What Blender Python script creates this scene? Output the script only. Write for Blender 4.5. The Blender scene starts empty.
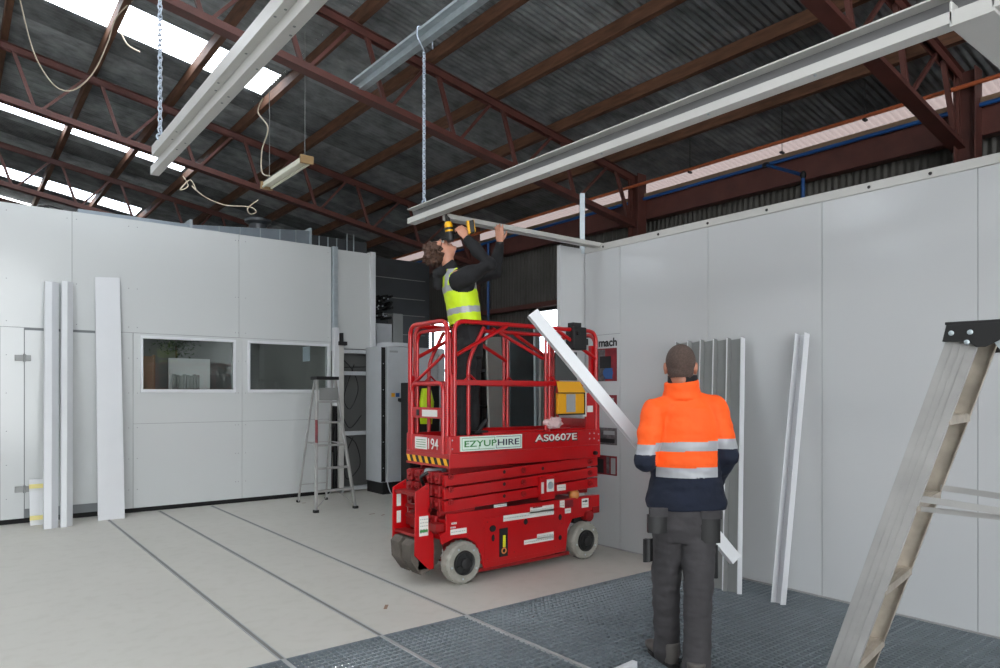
import bpy, bmesh, math, random
from mathutils import Vector as V, Matrix, noise
random.seed(7)
C = bpy.context.scene.collection
PI = math.pi
# ---------------------------------------------------------------- camera geometry (metres; right wall runs along Y, left wall along X)
FOC = 698.0; CH = 1.55; YAW = math.atan(550/698); HOR = 393.0
FW = V((math.sin(YAW), math.cos(YAW), 0)); RT = V((math.cos(YAW), -math.sin(YAW), 0)); UP = V((0, 0, 1))
def ray(u, v): return FW + RT*((u-500)/FOC) + UP*((HOR-v)/FOC)
CAM = V((0, 0, CH))
def pd(u, v, d): return CAM + ray(u, v)*d
def px(u, v, x): r = ray(u, v); return CAM + r*(x/r.x)
def py(u, v, y): r = ray(u, v); return CAM + r*(y/r.y)
def pf(u, v, z=0.0): r = ray(u, v); return CAM + r*((z-CH)/r.z)

# ---------------------------------------------------------------- materials
def lin(c):
    return tuple(((x/255.0)/12.92 if x/255.0 <= .04045 else ((x/255.0+.055)/1.055)**2.4) for x in c)
MATS = {}
def mat(name, c, rough=.5, metal=0.0, var=.0, scale=6.0, bump=.0, bscale=60., spec=.5, coat=0.0, stretch=None, detail=4):
    if name in MATS: return MATS[name]
    m = bpy.data.materials.new(name); m.use_nodes = True; N = m.node_tree.nodes; L = m.node_tree.links
    b = N['Principled BSDF']; col = lin(c)
    b.inputs['Base Color'].default_value = (*col, 1); b.inputs['Roughness'].default_value = rough
    b.inputs['Metallic'].default_value = metal; b.inputs['Specular IOR Level'].default_value = spec
    b.inputs['Coat Weight'].default_value = coat
    if var > 0 or bump > 0:
        tc = N.new('ShaderNodeTexCoord'); mp = N.new('ShaderNodeMapping'); L.new(tc.outputs['Object'], mp.inputs[0])
        if stretch: mp.inputs['Scale'].default_value = stretch
    if var > 0:
        t = N.new('ShaderNodeTexNoise'); t.inputs['Scale'].default_value = scale; t.inputs['Detail'].default_value = detail
        L.new(mp.outputs[0], t.inputs['Vector'])
        r = N.new('ShaderNodeValToRGB'); r.color_ramp.elements[0].position = .3; r.color_ramp.elements[1].position = .7
        r.color_ramp.elements[0].color = (*[x*(1-var) for x in col], 1); r.color_ramp.elements[1].color = (*[min(1, x*(1+var)) for x in col], 1)
        L.new(t.outputs[0], r.inputs[0]); L.new(r.outputs[0], b.inputs['Base Color'])
    if bump > 0:
        t2 = N.new('ShaderNodeTexNoise'); t2.inputs['Scale'].default_value = bscale; t2.inputs['Detail'].default_value = 3
        L.new(mp.outputs[0], t2.inputs['Vector'])
        bp = N.new('ShaderNodeBump'); bp.inputs['Strength'].default_value = bump; bp.inputs['Distance'].default_value = .01
        L.new(t2.outputs[0], bp.inputs['Height']); L.new(bp.outputs[0], b.inputs['Normal'])
    MATS[name] = m; return m
M_panel = mat('white_panel', (192, 195, 195), .16, var=.015, scale=.6, spec=.5)
M_panelr = mat('white_panel_right', (186, 188, 189), .16, var=.02, scale=.5)
M_seam = mat('seam', (120, 124, 126), .8)
M_dark = mat('dark_void', (18, 18, 19), .9)
M_white = mat('white_powder', (204, 206, 209), .3, var=.02, scale=3)
M_whiteb = mat('white_beam', (188, 187, 183), .35, var=.04, scale=3)
M_galv = mat('galvanised', (164, 174, 179), .38, .3, var=.08, scale=14, detail=6)
M_galvd = mat('galvanised_dull', (136, 138, 137), .5, .2, var=.06, scale=5)
M_zinc = mat('zinc_chain', (185, 195, 210), .35, .4)
M_rust = mat('red_oxide', (84, 47, 41), .55, var=.22, scale=5, bump=.15)
M_rustp = mat('rust_purlin', (98, 66, 48), .7, var=.35, scale=4, stretch=(6, 1, 6))
M_orange_p = mat('orange_conduit', (160, 82, 48), .5, var=.1)
M_blue = mat('blue_pipe', (20, 72, 130), .45)
M_timber = mat('timber_batten', (120, 98, 78), .7, var=.15, stretch=(10, 1, 10))
M_red = mat('lift_red', (172, 4, 12), .32, var=.07, scale=4, coat=.25)
M_redd = mat('lift_red_dirty', (134, 8, 12), .5, var=.25, scale=9)
M_tyre = mat('grey_tyre', (140, 138, 130), .85, var=.12, scale=18, bump=.3)
M_hub = mat('black_hub', (24, 24, 25), .5)
M_black = mat('black_plastic', (17, 17, 18), .5)
M_rubber = mat('rubber', (32, 32, 32), .8)
M_yel = mat('document_yellow', (222, 158, 22), .5)
M_hazy = mat('hazard_yellow', (232, 172, 20), .5)
M_label = mat('label_white', (214, 214, 208), .5)
M_lgrey = mat('label_grey', (150, 152, 152), .6)
M_lblack = mat('label_black', (20, 20, 22), .6)
M_green = mat('sign_green', (50, 130, 62), .5)
M_navyt = mat('sign_charcoal', (38, 40, 66), .5)
M_signwh = mat('sign_pale', (208, 224, 212), .4)
M_cw = mat('cast_weight', (86, 79, 72), .75, var=.2, scale=12, bump=.3)
M_alu = mat('aluminium', (166, 165, 163), .42, .4, var=.16, scale=5, stretch=(1, 1, 1), detail=6)
M_alud = mat('aluminium_dirty', (164, 155, 142), .5, .4, var=.28, scale=10, detail=7)
M_cab = mat('cabinet_grey', (180, 184, 187), .4, var=.03)
M_skin = mat('skin', (196, 140, 116), .5, var=.08, scale=14)
M_skin2 = mat('skin_tan', (170, 112, 88), .5, var=.08, scale=14)
M_hair = mat('hair_brown', (74, 50, 37), .7, var=.35, scale=40)
M_buzz = mat('hair_buzz', (80, 64, 57), .85, var=.3, scale=120, bump=.6, bscale=300)
M_hood = mat('black_fleece', (20, 20, 23), .85, var=.2, scale=9, bump=.3, bscale=40)
M_vis = mat('hi_vis_yellow', (196, 226, 20), .6, var=.06, bump=.25, bscale=30)
M_silv = mat('reflective_band', (158, 160, 164), .45, .1, var=.05)
M_orng = mat('hi_vis_orange', (255, 92, 16), .75, var=.05, bump=.3, bscale=35)
M_navy = mat('navy_fleece', (16, 24, 42), .9, var=.2, bump=.3, bscale=35)
M_trou = mat('charcoal_trousers', (58, 56, 58), .85, var=.14, scale=9, bump=.4, bscale=26)
M_btrou = mat('black_trousers', (20, 20, 22), .85, var=.3, scale=30)
M_boot = mat('boot_dark', (84, 80, 77), .6, var=.2)
M_dy = mat('drill_yellow', (240, 178, 12), .4)
M_cream = mat('cream_cable', (196, 184, 164), .7)
M_tube = mat('tube_white', (225, 222, 205), .4)
M_tape = mat('masking_tape', (224, 212, 140), .6)
M_bag = mat('pink_bag', (206, 176, 176), .4, bump=.6, bscale=50)
M_shiny = mat('black_gloss_panel', (88, 94, 96), .12, .3, var=.3, scale=1.5)
M_greypan = mat('grey_leaning_panel', (142, 140, 136), .5, var=.05)
M_darksheet = mat('dark_enclosure', (70, 73, 76), .4, .3, var=.12, scale=2)
M_leaf = mat('leaf_green', (44, 64, 34), .7, var=.3, scale=30)
M_tan = mat('tan_board', (142, 112, 90), .6, var=.06)
M_duct = mat('duct_galv', (140, 150, 158), .35, .5, var=.1, scale=5)
M_mach = mat('photo_red', (120, 24, 34), .5, var=.4, scale=9)
M_photo = mat('photo_grey', (88, 84, 86), .5, var=.6, scale=22)
M_bluem = mat('photo_blue', (40, 84, 140), .5)

def floor_mat():
    m = mat('floor_boards', (190, 187, 179), .5, var=.03, scale=1.3, bump=.05, bscale=20)
    N = m.node_tree.nodes; L = m.node_tree.links; b = N['Principled BSDF']
    tc = N.new('ShaderNodeTexCoord'); t = N.new('ShaderNodeTexNoise'); t.inputs['Scale'].default_value = 9; t.inputs['Detail'].default_value = 8
    L.new(tc.outputs['Object'], t.inputs['Vector'])
    r = N.new('ShaderNodeValToRGB'); r.color_ramp.elements[0].position = .34; r.color_ramp.elements[1].position = .5
    r.color_ramp.elements[0].color = (.92, .915, .9, 1); r.color_ramp.elements[1].color = (1, 1, 1, 1)
    L.new(t.outputs[0], r.inputs[0])
    mx = N.new('ShaderNodeMixRGB'); mx.blend_type = 'MULTIPLY'; mx.inputs[0].default_value = .6
    src = b.inputs['Base Color'].links[0].from_socket
    L.new(src, mx.inputs[1]); L.new(r.outputs[0], mx.inputs[2]); L.new(mx.outputs[0], b.inputs['Base Color'])
    return m
M_floor = floor_mat()
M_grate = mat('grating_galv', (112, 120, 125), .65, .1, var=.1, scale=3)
M_strip = mat('track_steel', (165, 167, 167), .45, .2, var=.1)
M_stripd = mat('track_slot', (120, 119, 116), .7)

def roof_mat():
    m = bpy.data.materials.new('roof_iron'); m.use_nodes = True; N = m.node_tree.nodes; L = m.node_tree.links; b = N['Principled BSDF']
    tc = N.new('ShaderNodeTexCoord'); sp = N.new('ShaderNodeSeparateXYZ'); L.new(tc.outputs['Object'], sp.inputs[0])
    dv = N.new('ShaderNodeMath'); dv.operation = 'DIVIDE'; dv.inputs[1].default_value = .76; L.new(sp.outputs['Y'], dv.inputs[0])
    flr = N.new('ShaderNodeMath'); flr.operation = 'FLOOR'; L.new(dv.outputs[0], flr.inputs[0])
    wn = N.new('ShaderNodeTexWhiteNoise'); wn.noise_dimensions = '1D'; L.new(flr.outputs[0], wn.inputs['W'])
    r = N.new('ShaderNodeValToRGB'); r.color_ramp.elements[0].color = (.15, .16, .165, 1); r.color_ramp.elements[1].color = (.37, .395, .405, 1)
    L.new(wn.outputs['Value'], r.inputs[0])
    t = N.new('ShaderNodeTexNoise'); t.inputs['Scale'].default_value = 5; t.inputs['Detail'].default_value = 8; L.new(tc.outputs['Object'], t.inputs['Vector'])
    rr = N.new('ShaderNodeValToRGB'); rr.color_ramp.elements[0].color = (.5, .5, .5, 1); rr.color_ramp.elements[1].color = (1, 1, 1, 1)
    rr.color_ramp.elements[0].position = .3; rr.color_ramp.elements[1].position = .65; L.new(t.outputs[0], rr.inputs[0])
    mx = N.new('ShaderNodeMixRGB'); mx.blend_type = 'MULTIPLY'; mx.inputs[0].default_value = 1
    L.new(r.outputs[0], mx.inputs[1]); L.new(rr.outputs[0], mx.inputs[2]); L.new(mx.outputs[0], b.inputs['Base Color'])
    b.inputs['Metallic'].default_value = .35; b.inputs['Roughness'].default_value = .4
    return m
M_roof = roof_mat()
M_siding = mat('side_siding', (78, 76, 72), .55, .3, var=.15, scale=3)
def clear_mat(name, c):
    m = bpy.data.materials.new(name); m.use_nodes = True; N = m.node_tree.nodes; L = m.node_tree.links
    N.remove(N['Principled BSDF']); t = N.new('ShaderNodeBsdfTransparent'); t.inputs[0].default_value = (*c, 1)
    L.new(t.outputs[0], N['Material Output'].inputs[0]); return m
M_sky = clear_mat('skylight_sheet', (.93, .96, 1))
def trans_mat():
    m = bpy.data.materials.new('eave_translucent'); m.use_nodes = True; N = m.node_tree.nodes; L = m.node_tree.links
    N.remove(N['Principled BSDF']); a = N.new('ShaderNodeBsdfTranslucent'); a.inputs[0].default_value = (.125, .1, .095, 1)
    d = N.new('ShaderNodeBsdfDiffuse'); d.inputs[0].default_value = (.2, .17, .16, 1); mx = N.new('ShaderNodeMixShader'); mx.inputs[0].default_value = .35
    L.new(a.outputs[0], mx.inputs[1]); L.new(d.outputs[0], mx.inputs[2]); L.new(mx.outputs[0], N['Material Output'].inputs[0]); return m
M_eave = trans_mat()
def glass_mat():
    m = bpy.data.materials.new('window_glass'); m.use_nodes = True; N = m.node_tree.nodes; L = m.node_tree.links
    N.remove(N['Principled BSDF']); t = N.new('ShaderNodeBsdfTransparent'); t.inputs[0].default_value = (.92, .94, .92, 1)
    g = N.new('ShaderNodeBsdfGlossy'); g.inputs['Roughness'].default_value = .03; g.inputs[0].default_value = (.8, .85, .85, 1)
    mx = N.new('ShaderNodeMixShader'); mx.inputs[0].default_value = .05
    L.new(t.outputs[0], mx.inputs[1]); L.new(g.outputs[0], mx.inputs[2]); L.new(mx.outputs[0], N['Material Output'].inputs[0]); return m
M_glass = glass_mat()

# ---------------------------------------------------------------- mesh builder
class MB:
    def __init__(s): s.v = []; s.f = []; s.m = []; s.mats = []
    def mi(s, m):
        if m not in s.mats: s.mats.append(m)
        return s.mats.index(m)
    def add(s, vs, fs, m=None):
        o = len(s.v); s.v += [V(p) for p in vs]; k = s.mi(m) if m else 0
        for f in fs: s.f.append([i+o for i in f]); s.m.append(k)
        return s
    def obox(s, c, ax, h, m=None):
        c = V(c); a = [V(ax[i]).normalized()*h[i] for i in range(3)]
        if a[0].cross(a[1]).dot(a[2]) < 0: a[2] = -a[2]
        vs = [c+a[0]*x+a[1]*y+a[2]*z for z in (-1, 1) for y in (-1, 1) for x in (-1, 1)]
        return s.add(vs, [(0, 2, 3, 1), (4, 5, 7, 6), (0, 1, 5, 4), (2, 6, 7, 3), (0, 4, 6, 2), (1, 3, 7, 5)], m)
    def box(s, a, b, m=None):
        a = V(a); b = V(b); return s.obox((a+b)/2, ((1, 0, 0), (0, 1, 0), (0, 0, 1)), [abs(x)/2 for x in (b-a)], m)
    def bar(s, p, q, w, t, side=(0, 0, 1), m=None):     # rectangular bar from p to q; w across 'side'
        p = V(p); q = V(q); d = (q-p).normalized(); sd = V(side); sd = (sd-d*sd.dot(d)).normalized(); o = d.cross(sd)
        return s.obox((p+q)/2, (d, sd, o), ((q-p).length/2, w/2, t/2), m)
    def prism(s, poly, ext, m=None):                    # poly: 3D points of a planar polygon, ext: vector
        poly = [V(p) for p in poly]; n = len(poly); e = V(ext)
        nrm = V((0, 0, 0))
        for i in range(n): nrm += (poly[i]-poly[0]).cross(poly[(i+1) % n]-poly[0])
        if nrm.dot(e) > 0: poly = poly[::-1]
        vs = poly+[p+e for p in poly]
        fs = [tuple(range(n)), tuple(range(2*n-1, n-1, -1))]+[(i, n+i, n+(i+1) % n, (i+1) % n)[::-1] for i in range(n)]
        fs = [fs[0], fs[1]]+[((i+1) % n, n+(i+1) % n, n+i, i)[::1] for i in range(n)]
        return s.add(vs, fs, m)
    def loft(s, pts, rad, side=None, n=12, m=None, caps=True):
        pts = [V(p) for p in pts]; vs = []; k = len(pts)
        t0 = (pts[1]-pts[0]).normalized()
        sd = V(side) if side is not None else (UP if abs(t0.z) < .9 else V((1, 0, 0)))
        for i, p in enumerate(pts):
            t = ((pts[min(i+1, k-1)]-pts[max(i-1, 0)])).normalized()
            sd2 = (sd-t*sd.dot(t)).normalized(); o = t.cross(sd2)
            if side is None: sd = sd2
            r = rad[i] if isinstance(rad, (list, tuple)) else rad
            ra, rb = r if isinstance(r, (list, tuple)) else (r, r)
            for j in range(n):
                a = 2*PI*j/n; vs.append(p+sd2*math.cos(a)*ra+o*math.sin(a)*rb)
        fs = [(i*n+j, i*n+(j+1) % n, (i+1)*n+(j+1) % n, (i+1)*n+j) for i in range(k-1) for j in range(n)]
        if caps: fs += [tuple(range(n-1, -1, -1)), tuple(range((k-1)*n, k*n))]
        return s.add(vs, fs, m)
    def cyl(s, p, q, r, n=16, m=None, r2=None): return s.loft([p, q], [r, r2 if r2 is not None else r], n=n, m=m)
    def ring(s, c, ax, R, r, n=24, k=8, m=None, sx=1.0, major=None):
        c = V(c); ax = V(ax).normalized(); a = V(major).normalized() if major else ax.orthogonal().normalized(); b = ax.cross(a); vs = []
        for i in range(n):
            th = 2*PI*i/n; d = a*math.cos(th)+b*math.sin(th); p = c+a*math.cos(th)*R*sx+b*math.sin(th)*R
            for j in range(k):
                ph = 2*PI*j/k; vs.append(p+d*r*math.cos(ph)+ax*r*math.sin(ph))
        return s.add(vs, [(i*k+j, ((i+1) % n)*k+j, ((i+1) % n)*k+(j+1) % k, i*k+(j+1) % k) for i in range(n) for j in range(k)], m)
    def lathe(s, c, ax, prof, n=32, m=None):            # prof: (offset along axis, radius)
        c = V(c); ax = V(ax).normalized(); a = ax.orthogonal().normalized(); b = ax.cross(a); vs = []; k = len(prof)
        for (h, r) in prof:
            for j in range(n):
                t = 2*PI*j/n; vs.append(c+ax*h+(a*math.cos(t)+b*math.sin(t))*r)
        fs = [(i*n+j, i*n+(j+1) % n, (i+1)*n+(j+1) % n, (i+1)*n+j) for i in range(k-1) for j in range(n)]
        fs += [tuple(range(n-1, -1, -1)), tuple(range((k-1)*n, k*n))]
        return s.add(vs, fs, m)
    def ell(s, c, ax, r, m=None, n=16, k=10):
        c = V(c); a = [V(x).normalized() for x in ax]; vs = []
        if a[0].cross(a[1]).dot(a[2]) < 0: a[0] = -a[0]
        for i in range(1, k):
            ph = PI*i/k
            for j in range(n):
                t = 2*PI*j/n
                vs.append(c+a[0]*r[0]*math.sin(ph)*math.cos(t)+a[1]*r[1]*math.sin(ph)*math.sin(t)+a[2]*r[2]*math.cos(ph))
        top = len(vs); vs += [c+a[2]*r[2], c-a[2]*r[2]]
        fs = [(i*n+j, (i+1)*n+j, (i+1)*n+(j+1) % n, i*n+(j+1) % n) for i in range(k-2) for j in range(n)]
        fs += [(top, j, (j+1) % n) for j in range(n)]+[(top+1, (k-2)*n+(j+1) % n, (k-2)*n+j) for j in range(n)]
        return s.add(vs, fs, m)
    def limb(s, pts, rad, n=14, m=None):                # rounded tube for bodies
        s.loft(pts, rad, n=n, m=m)
        for p, r in zip(pts, rad): s.ell(p, ((1, 0, 0), (0, 1, 0), (0, 0, 1)), (r, r, r), m)
        return s
    def build(s, name, m=None, parent=None, bevel=0, smooth=False, seg=2):
        off = V(parent_loc(parent)) if parent else V((0, 0, 0))
        me = bpy.data.meshes.new(name); me.from_pydata([tuple(p-off) for p in s.v], [], s.f)
        mats = list(s.mats)
        if m is not None:
            if not mats: mats = [m]
        for x in mats: me.materials.append(x)
        if s.mats: me.polygons.foreach_set('material_index', s.m)
        bm = bmesh.new(); bm.from_mesh(me); bmesh.ops.recalc_face_normals(bm, faces=bm.faces); bm.to_mesh(me); bm.free()
        if smooth:
            me.polygons.foreach_set('use_smooth', [True]*len(me.polygons))
            if smooth == 'auto': me.set_sharp_from_angle(angle=math.radians(35))
        me.update()
        o = bpy.data.objects.new(name, me); C.objects.link(o)
        if parent: o.parent = parent
        if bevel:
            b = o.modifiers.new('bevel', 'BEVEL'); b.width = bevel; b.segments = seg; b.limit_method = 'ANGLE'; b.angle_limit = math.radians(40)
        return o
def parent_loc(p):
    l = V((0, 0, 0))
    while p: l += p.location; p = p.parent
    return l
def tag(o, label=None, cat=None, group=None, kind=None):
    if label: o['label'] = label
    if cat: o['category'] = cat
    if group: o['group'] = group
    if kind: o['kind'] = kind
    return o
def thing(name, label, cat, loc, group=None):
    o = bpy.data.objects.new(name, None); o.empty_display_size = .1; C.objects.link(o); o.location = loc
    return tag(o, label, cat, group)
def st(o): o['kind'] = 'structure'; return o
def text(body, width, height, center, right, up, m, name, parent, ext=.001, bold=0.0, center_x=True):
    cu = bpy.data.curves.new('tmp', 'FONT'); cu.body = body; cu.size = 1; cu.extrude = 0; cu.offset = bold
    o = bpy.data.objects.new('tmp', cu); C.objects.link(o); bpy.context.view_layer.update()
    me = bpy.data.meshes.new_from_object(o.evaluated_get(bpy.context.evaluated_depsgraph_get()))
    bpy.data.objects.remove(o); xs = [v.co.x for v in me.vertices]; ys = [v.co.y for v in me.vertices]
    x0, x1, y0, y1 = min(xs), max(xs), min(ys), max(ys)
    off = parent_loc(parent) if parent else V((0, 0, 0)); R = V(right).normalized(); U = V(up).normalized(); c = V(center)
    for v in me.vertices:
        a = ((v.co.x-x0)/(x1-x0)-.5)*width; b = ((v.co.y-y0)/(y1-y0)-.5)*height
        v.co = c+R*a+U*b-off
    me.materials.clear(); me.materials.append(m)
    q = bpy.data.objects.new(name, me); C.objects.link(q)
    if parent: q.parent = parent
    sm = q.modifiers.new('solid', 'SOLIDIFY'); sm.thickness = ext; sm.offset = 0
    return q
def spline(pts, n=8):
    pts = [V(p) for p in pts]; out = []
    for i in range(len(pts)-1):
        p0 = pts[max(i-1, 0)]; p1 = pts[i]; p2 = pts[i+1]; p3 = pts[min(i+2, len(pts)-1)]
        for k in range(n):
            t = k/n; out.append(.5*((2*p1)+(p2-p0)*t+(2*p0-5*p1+4*p2-p3)*t*t+(3*p1-p0-3*p2+p3)*t**3))
    out.append(pts[-1]); return out
def tube(pts, r, n=8, m=None): return MB().loft(spline(pts), r, n=n, m=m)
def bent(pts, rad=.09, n=5):                            # polyline with rounded corners
    pts = [V(p) for p in pts]; out = [pts[0]]
    for i in range(1, len(pts)-1):
        a = (pts[i-1]-pts[i]); b = (pts[i+1]-pts[i]); r = min(rad, a.length*.45, b.length*.45); p = pts[i]+a.normalized()*r; q = pts[i]+b.normalized()*r
        for k in range(n+1):
            t = k/n; out.append(p*(1-t)**2+pts[i]*2*t*(1-t)+q*t*t)
    out.append(pts[-1]); return out
def channel(p, q, web_dir, open_dir, w, fl, t=.004, lip=0.0):
    """C section from p to q (p,q on the centre line of the web); flanges stand towards open_dir"""
    p = V(p); q = V(q); d = (q-p).normalized(); wd = V(web_dir); wd = (wd-d*wd.dot(d)).normalized(); od = d.cross(wd)
    if od.dot(V(open_dir)) < 0: od = -od
    mb = MB(); h = (q-p).length/2; c = (p+q)/2
    mb.obox(c, (d, wd, od), (h, w/2, t/2))
    for s in (-1, 1):
        mb.obox(c+wd*s*(w/2-t/2)+od*(fl/2), (d, wd, od), (h, t/2, fl/2))
        if lip: mb.obox(c+wd*s*(w/2-lip/2)+od*fl, (d, wd, od), (h, lip/2, t/2))
    return mb

exec_parts = []
# ================================================================ SETTING
WX = 5.2; WY = 10.03; GY = 3.97
SX = 7.85                                               # outer side wall of the shed
st(MB().box((-9, GY, -.12), (SX, 19, 0)).build('floor', M_floor))
st(MB().box((-9, -7, -.12), (-1.05, GY, 0)).build('floor', M_floor))
st(MB().box((5.2, -7, -.12), (SX, GY, 0)).build('floor', M_floor))
st(MB().box((-1.05, -7, -.12), (5.2, -3.03, 0)).build('floor', M_floor))
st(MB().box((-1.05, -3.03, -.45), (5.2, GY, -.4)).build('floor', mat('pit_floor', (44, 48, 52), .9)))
def grating():
    mb = MB(); x0, x1, y0, y1 = -1.05, 5.19, -3.03, GY
    x = x0
    while x < x1: mb.box((x-.0022, y0, -.03), (x+.0022, y1, 0)); x += .04
    y = y0
    while y < y1: mb.box((x0, y-.0035, -.014), (x1, y+.0035, -.001)); y += .05
    for k in range(8):
        yy = y1-k*.9975; mb.box((x0, yy-.012, -.03), (x1, yy, .0015))
    for xx in (-1.05, -.05, .95, 3.7, 4.7, 5.18): mb.box((xx-.004, y0, -.03), (xx+.006, y1, .0012))
    return mb
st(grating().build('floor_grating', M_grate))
for tx in (1.52, 2.16, 2.82):                           # guide tracks let into the floor
    mb = MB(); mb.box((tx-.019, GY, -.02), (tx-.012, WY-.05, .004), M_strip); mb.box((tx+.012, GY, -.02), (tx+.019, WY-.05, .004), M_strip)
    mb.box((tx-.012, GY, -.02), (tx+.012, WY-.05, .0015), M_stripd); mb.box((tx-.012, -3, -.02), (tx+.012, GY, .0045), M_strip)
    st(mb.build('trim_floor_track'))
# right wall: glossy white panels with fine joints
def panel_wall():
    mb = MB(); g = .0022
    ys = [5.167, 4.683, 3.664, 2.649, 1.626, .6, -.42, -1.44, -2.46, -3.5]
    mb.box((WX+.006, ys[-1], 0), (WX+.1, ys[0], 3.0), M_seam)
    for i in range(len(ys)-1):
        a, b = ys[i+1]+g, ys[i]-g
        if i == 0:
            mb.box((WX, a, .0), (WX+.03, b, 2.14-g), M_panelr); mb.box((WX, a, 2.14+g), (WX+.03, b, 3.0), M_panelr)
        else: mb.box((WX, a, 0), (WX+.03, b, 3.0), M_panelr)
    return mb
st(panel_wall().build('wall_right'))
mb = MB(); mb.box((WX-.012, -3.5, 3.0), (WX+.11, 5.167, 3.065)); st(mb.build('trim_1', M_whiteb, bevel=.003))
mb = MB()
for y in (4.9, 4.2, 3.66, 3.1, 2.3, 1.9): mb.lathe((WX-.012, y, 3.03), (-1, 0, 0), [(0, .012), (.006, .01)], 10)
st(mb.build('trim_bolts', M_black))
st(MB().box((WX-.006, -3.5, 0), (WX, 5.167, .012)).build('baseboard_right', mat('skirt_seal', (150, 150, 150), .6)))
# short return panel at the far end of the right wall
st(MB().box((4.86, 5.18, 0), (5.3, 5.23, 3.05)).build('wall_return', M_panelr, bevel=.002))
# left wall
def left_wall():
    mb = MB(); g = .0022; T = 3.79; y0, y1 = WY, WY+.07
    mb.box((-9, y0+.012, .06), (1.86, y1, 3.7), M_seam)
    mb.box((1.86, y0+.012, .06), (4.6, y1, 1.55), M_seam); mb.box((1.86, y0+.012, 2.33), (4.6, y1, 3.7), M_seam)
    for a, b in ((-9, -6.9), (-6.9, -4.9), (-4.9, -2.9), (-2.9, -.9), (-.9, 1.182), (1.182, 3.208), (3.208, 4.6)):
        mb.box((a+g, y0, 2.33+g), (b-g, y1, T), M_panel)
    for a, b in ((-9, -2.9), (-2.9, -.9), (-.9, .46), (.46, .692), (1.59, 1.86)):
        mb.box((a+g, y0, .06), (b-g, y1, 2.33-g), M_panel)
    for a, b, w0, w1 in ((1.86, 3.25, 1.977, 3.125), (3.25, 4.6, 3.362, 4.532)):
        a += g; b -= g
        mb.box((a, y0, .06), (b, y1, 1.15-g), M_panel); mb.box((a, y0, 1.15+g), (b, y1, 1.59), M_panel); mb.box((a, y0, 2.27), (b, y1, 2.33-g), M_panel)
        mb.box((a, y0, 1.59), (w0, y1, 2.27), M_panel); mb.box((w1, y0, 1.59), (b, y1, 2.27), M_panel)
    mb.box((-9, y0+.02, 0), (4.6, y1, .06), M_dark)
    for x in (1.23, 1.13, 1.81, 1.91, 3.16, 3.20, 3.30, 4.55, .4, .52):
        for z in (.3, .7, 1.1, 1.55, 2.0, 2.4, 2.9, 3.7):
            mb.lathe((x, y0, z), (0, -1, 0), [(0, .006), (.003, .004)], 6, M_seam)
    return mb
st(left_wall().build('wall_left'))
# wall piece above the service opening and its corner post
st(MB().box((4.70, WY, 2.24), (5.26, WY+.07, 3.77)).build('wall_left', M_panel, bevel=.002))
st(MB().box((5.26, WY-.03, 2.24), (5.35, WY+.1, 3.80)).build('trim_2', M_white, bevel=.004))
# door in the left wall
dr = MB().box((.698, WY-.006, .17), (1.585, WY+.06, 2.30)).build('door_1', M_panel, bevel=.002); st(dr)
for z in (.408, 1.967):
    mb = MB(); mb.box((.60, WY-.03, z-.035), (.69, WY-.002, z+.035)); mb.box((.70, WY-.034, z-.035), (.76, WY-.006, z+.035)); mb.cyl((.695, WY-.028, z-.045), (.695, WY-.028, z+.045), .014)
    mb.build('hinge', M_galvd, dr, bevel=.003)
# windows
for i, (w0, w1) in enumerate(((1.977, 3.125), (3.362, 4.532))):
    z0, z1 = 1.6, 2.262; mb = MB()
    for a, b in (((w0-.035, WY-.02, z0-.045), (w1+.035, WY+.03, z0)), ((w0-.035, WY-.02, z1), (w1+.035, WY+.03, z1+.035)),
                 ((w0-.035, WY-.02, z0), (w0, WY+.03, z1)), ((w1, WY-.02, z0), (w1+.035, WY+.03, z1))): mb.box(a, b)
    o = mb.build('window_%d' % (i+1), M_white, bevel=.004); st(o)
    MB().box((w0, WY+.03, z0), (w1, WY+.036, z1)).build('pane', M_glass, o)
# inside of the booth seen through the windows
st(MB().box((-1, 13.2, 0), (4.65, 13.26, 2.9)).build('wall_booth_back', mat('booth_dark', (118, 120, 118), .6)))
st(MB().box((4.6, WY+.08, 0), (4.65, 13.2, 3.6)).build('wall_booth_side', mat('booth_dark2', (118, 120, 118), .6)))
a = py(169, 358, 11.4); b = py(210, 393, 11.4)
t = thing('white_screen', 'white board standing inside the booth behind the left window', 'board', (a.x, 11.4, 0))
MB().box((a.x, 11.4, .05), (b.x, 11.44, a.z)).build('board', M_white, t, bevel=.003)
MB().box((a.x, 11.3, 0), (a.x+.05, 11.55, .05)).build('foot', M_galvd, t); MB().box((b.x-.05, 11.3, 0), (b.x, 11.55, .05)).build('foot', M_galvd, t)
a = py(173, 374, 11.1); b = py(200, 393, 11.1); mb = MB()
for k in range(8):
    x = a.x+(b.x-a.x)*(k+.5)/8; mb.box((x-.02, 11.1, 0), (x+.018, 11.16, a.z-.01*(k % 3)))
tag(mb.build('ribbed_sheet', M_galvd, bevel=.003), 'grey ribbed sheet stack standing in front of the white board inside the booth', 'sheet')
a = py(142, 356, 11.6); b = py(155, 393, 11.6)
mb = MB(); mb.box((a.x-.1, 11.6, 0), (b.x, 11.63, a.z)); mb.box((b.x-.03, 11.58, 0), (b.x, 11.65, a.z+.02))
tag(mb.build('tan_board', M_tan, bevel=.003), 'tan board at the left edge of the left booth window', 'board')
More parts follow.
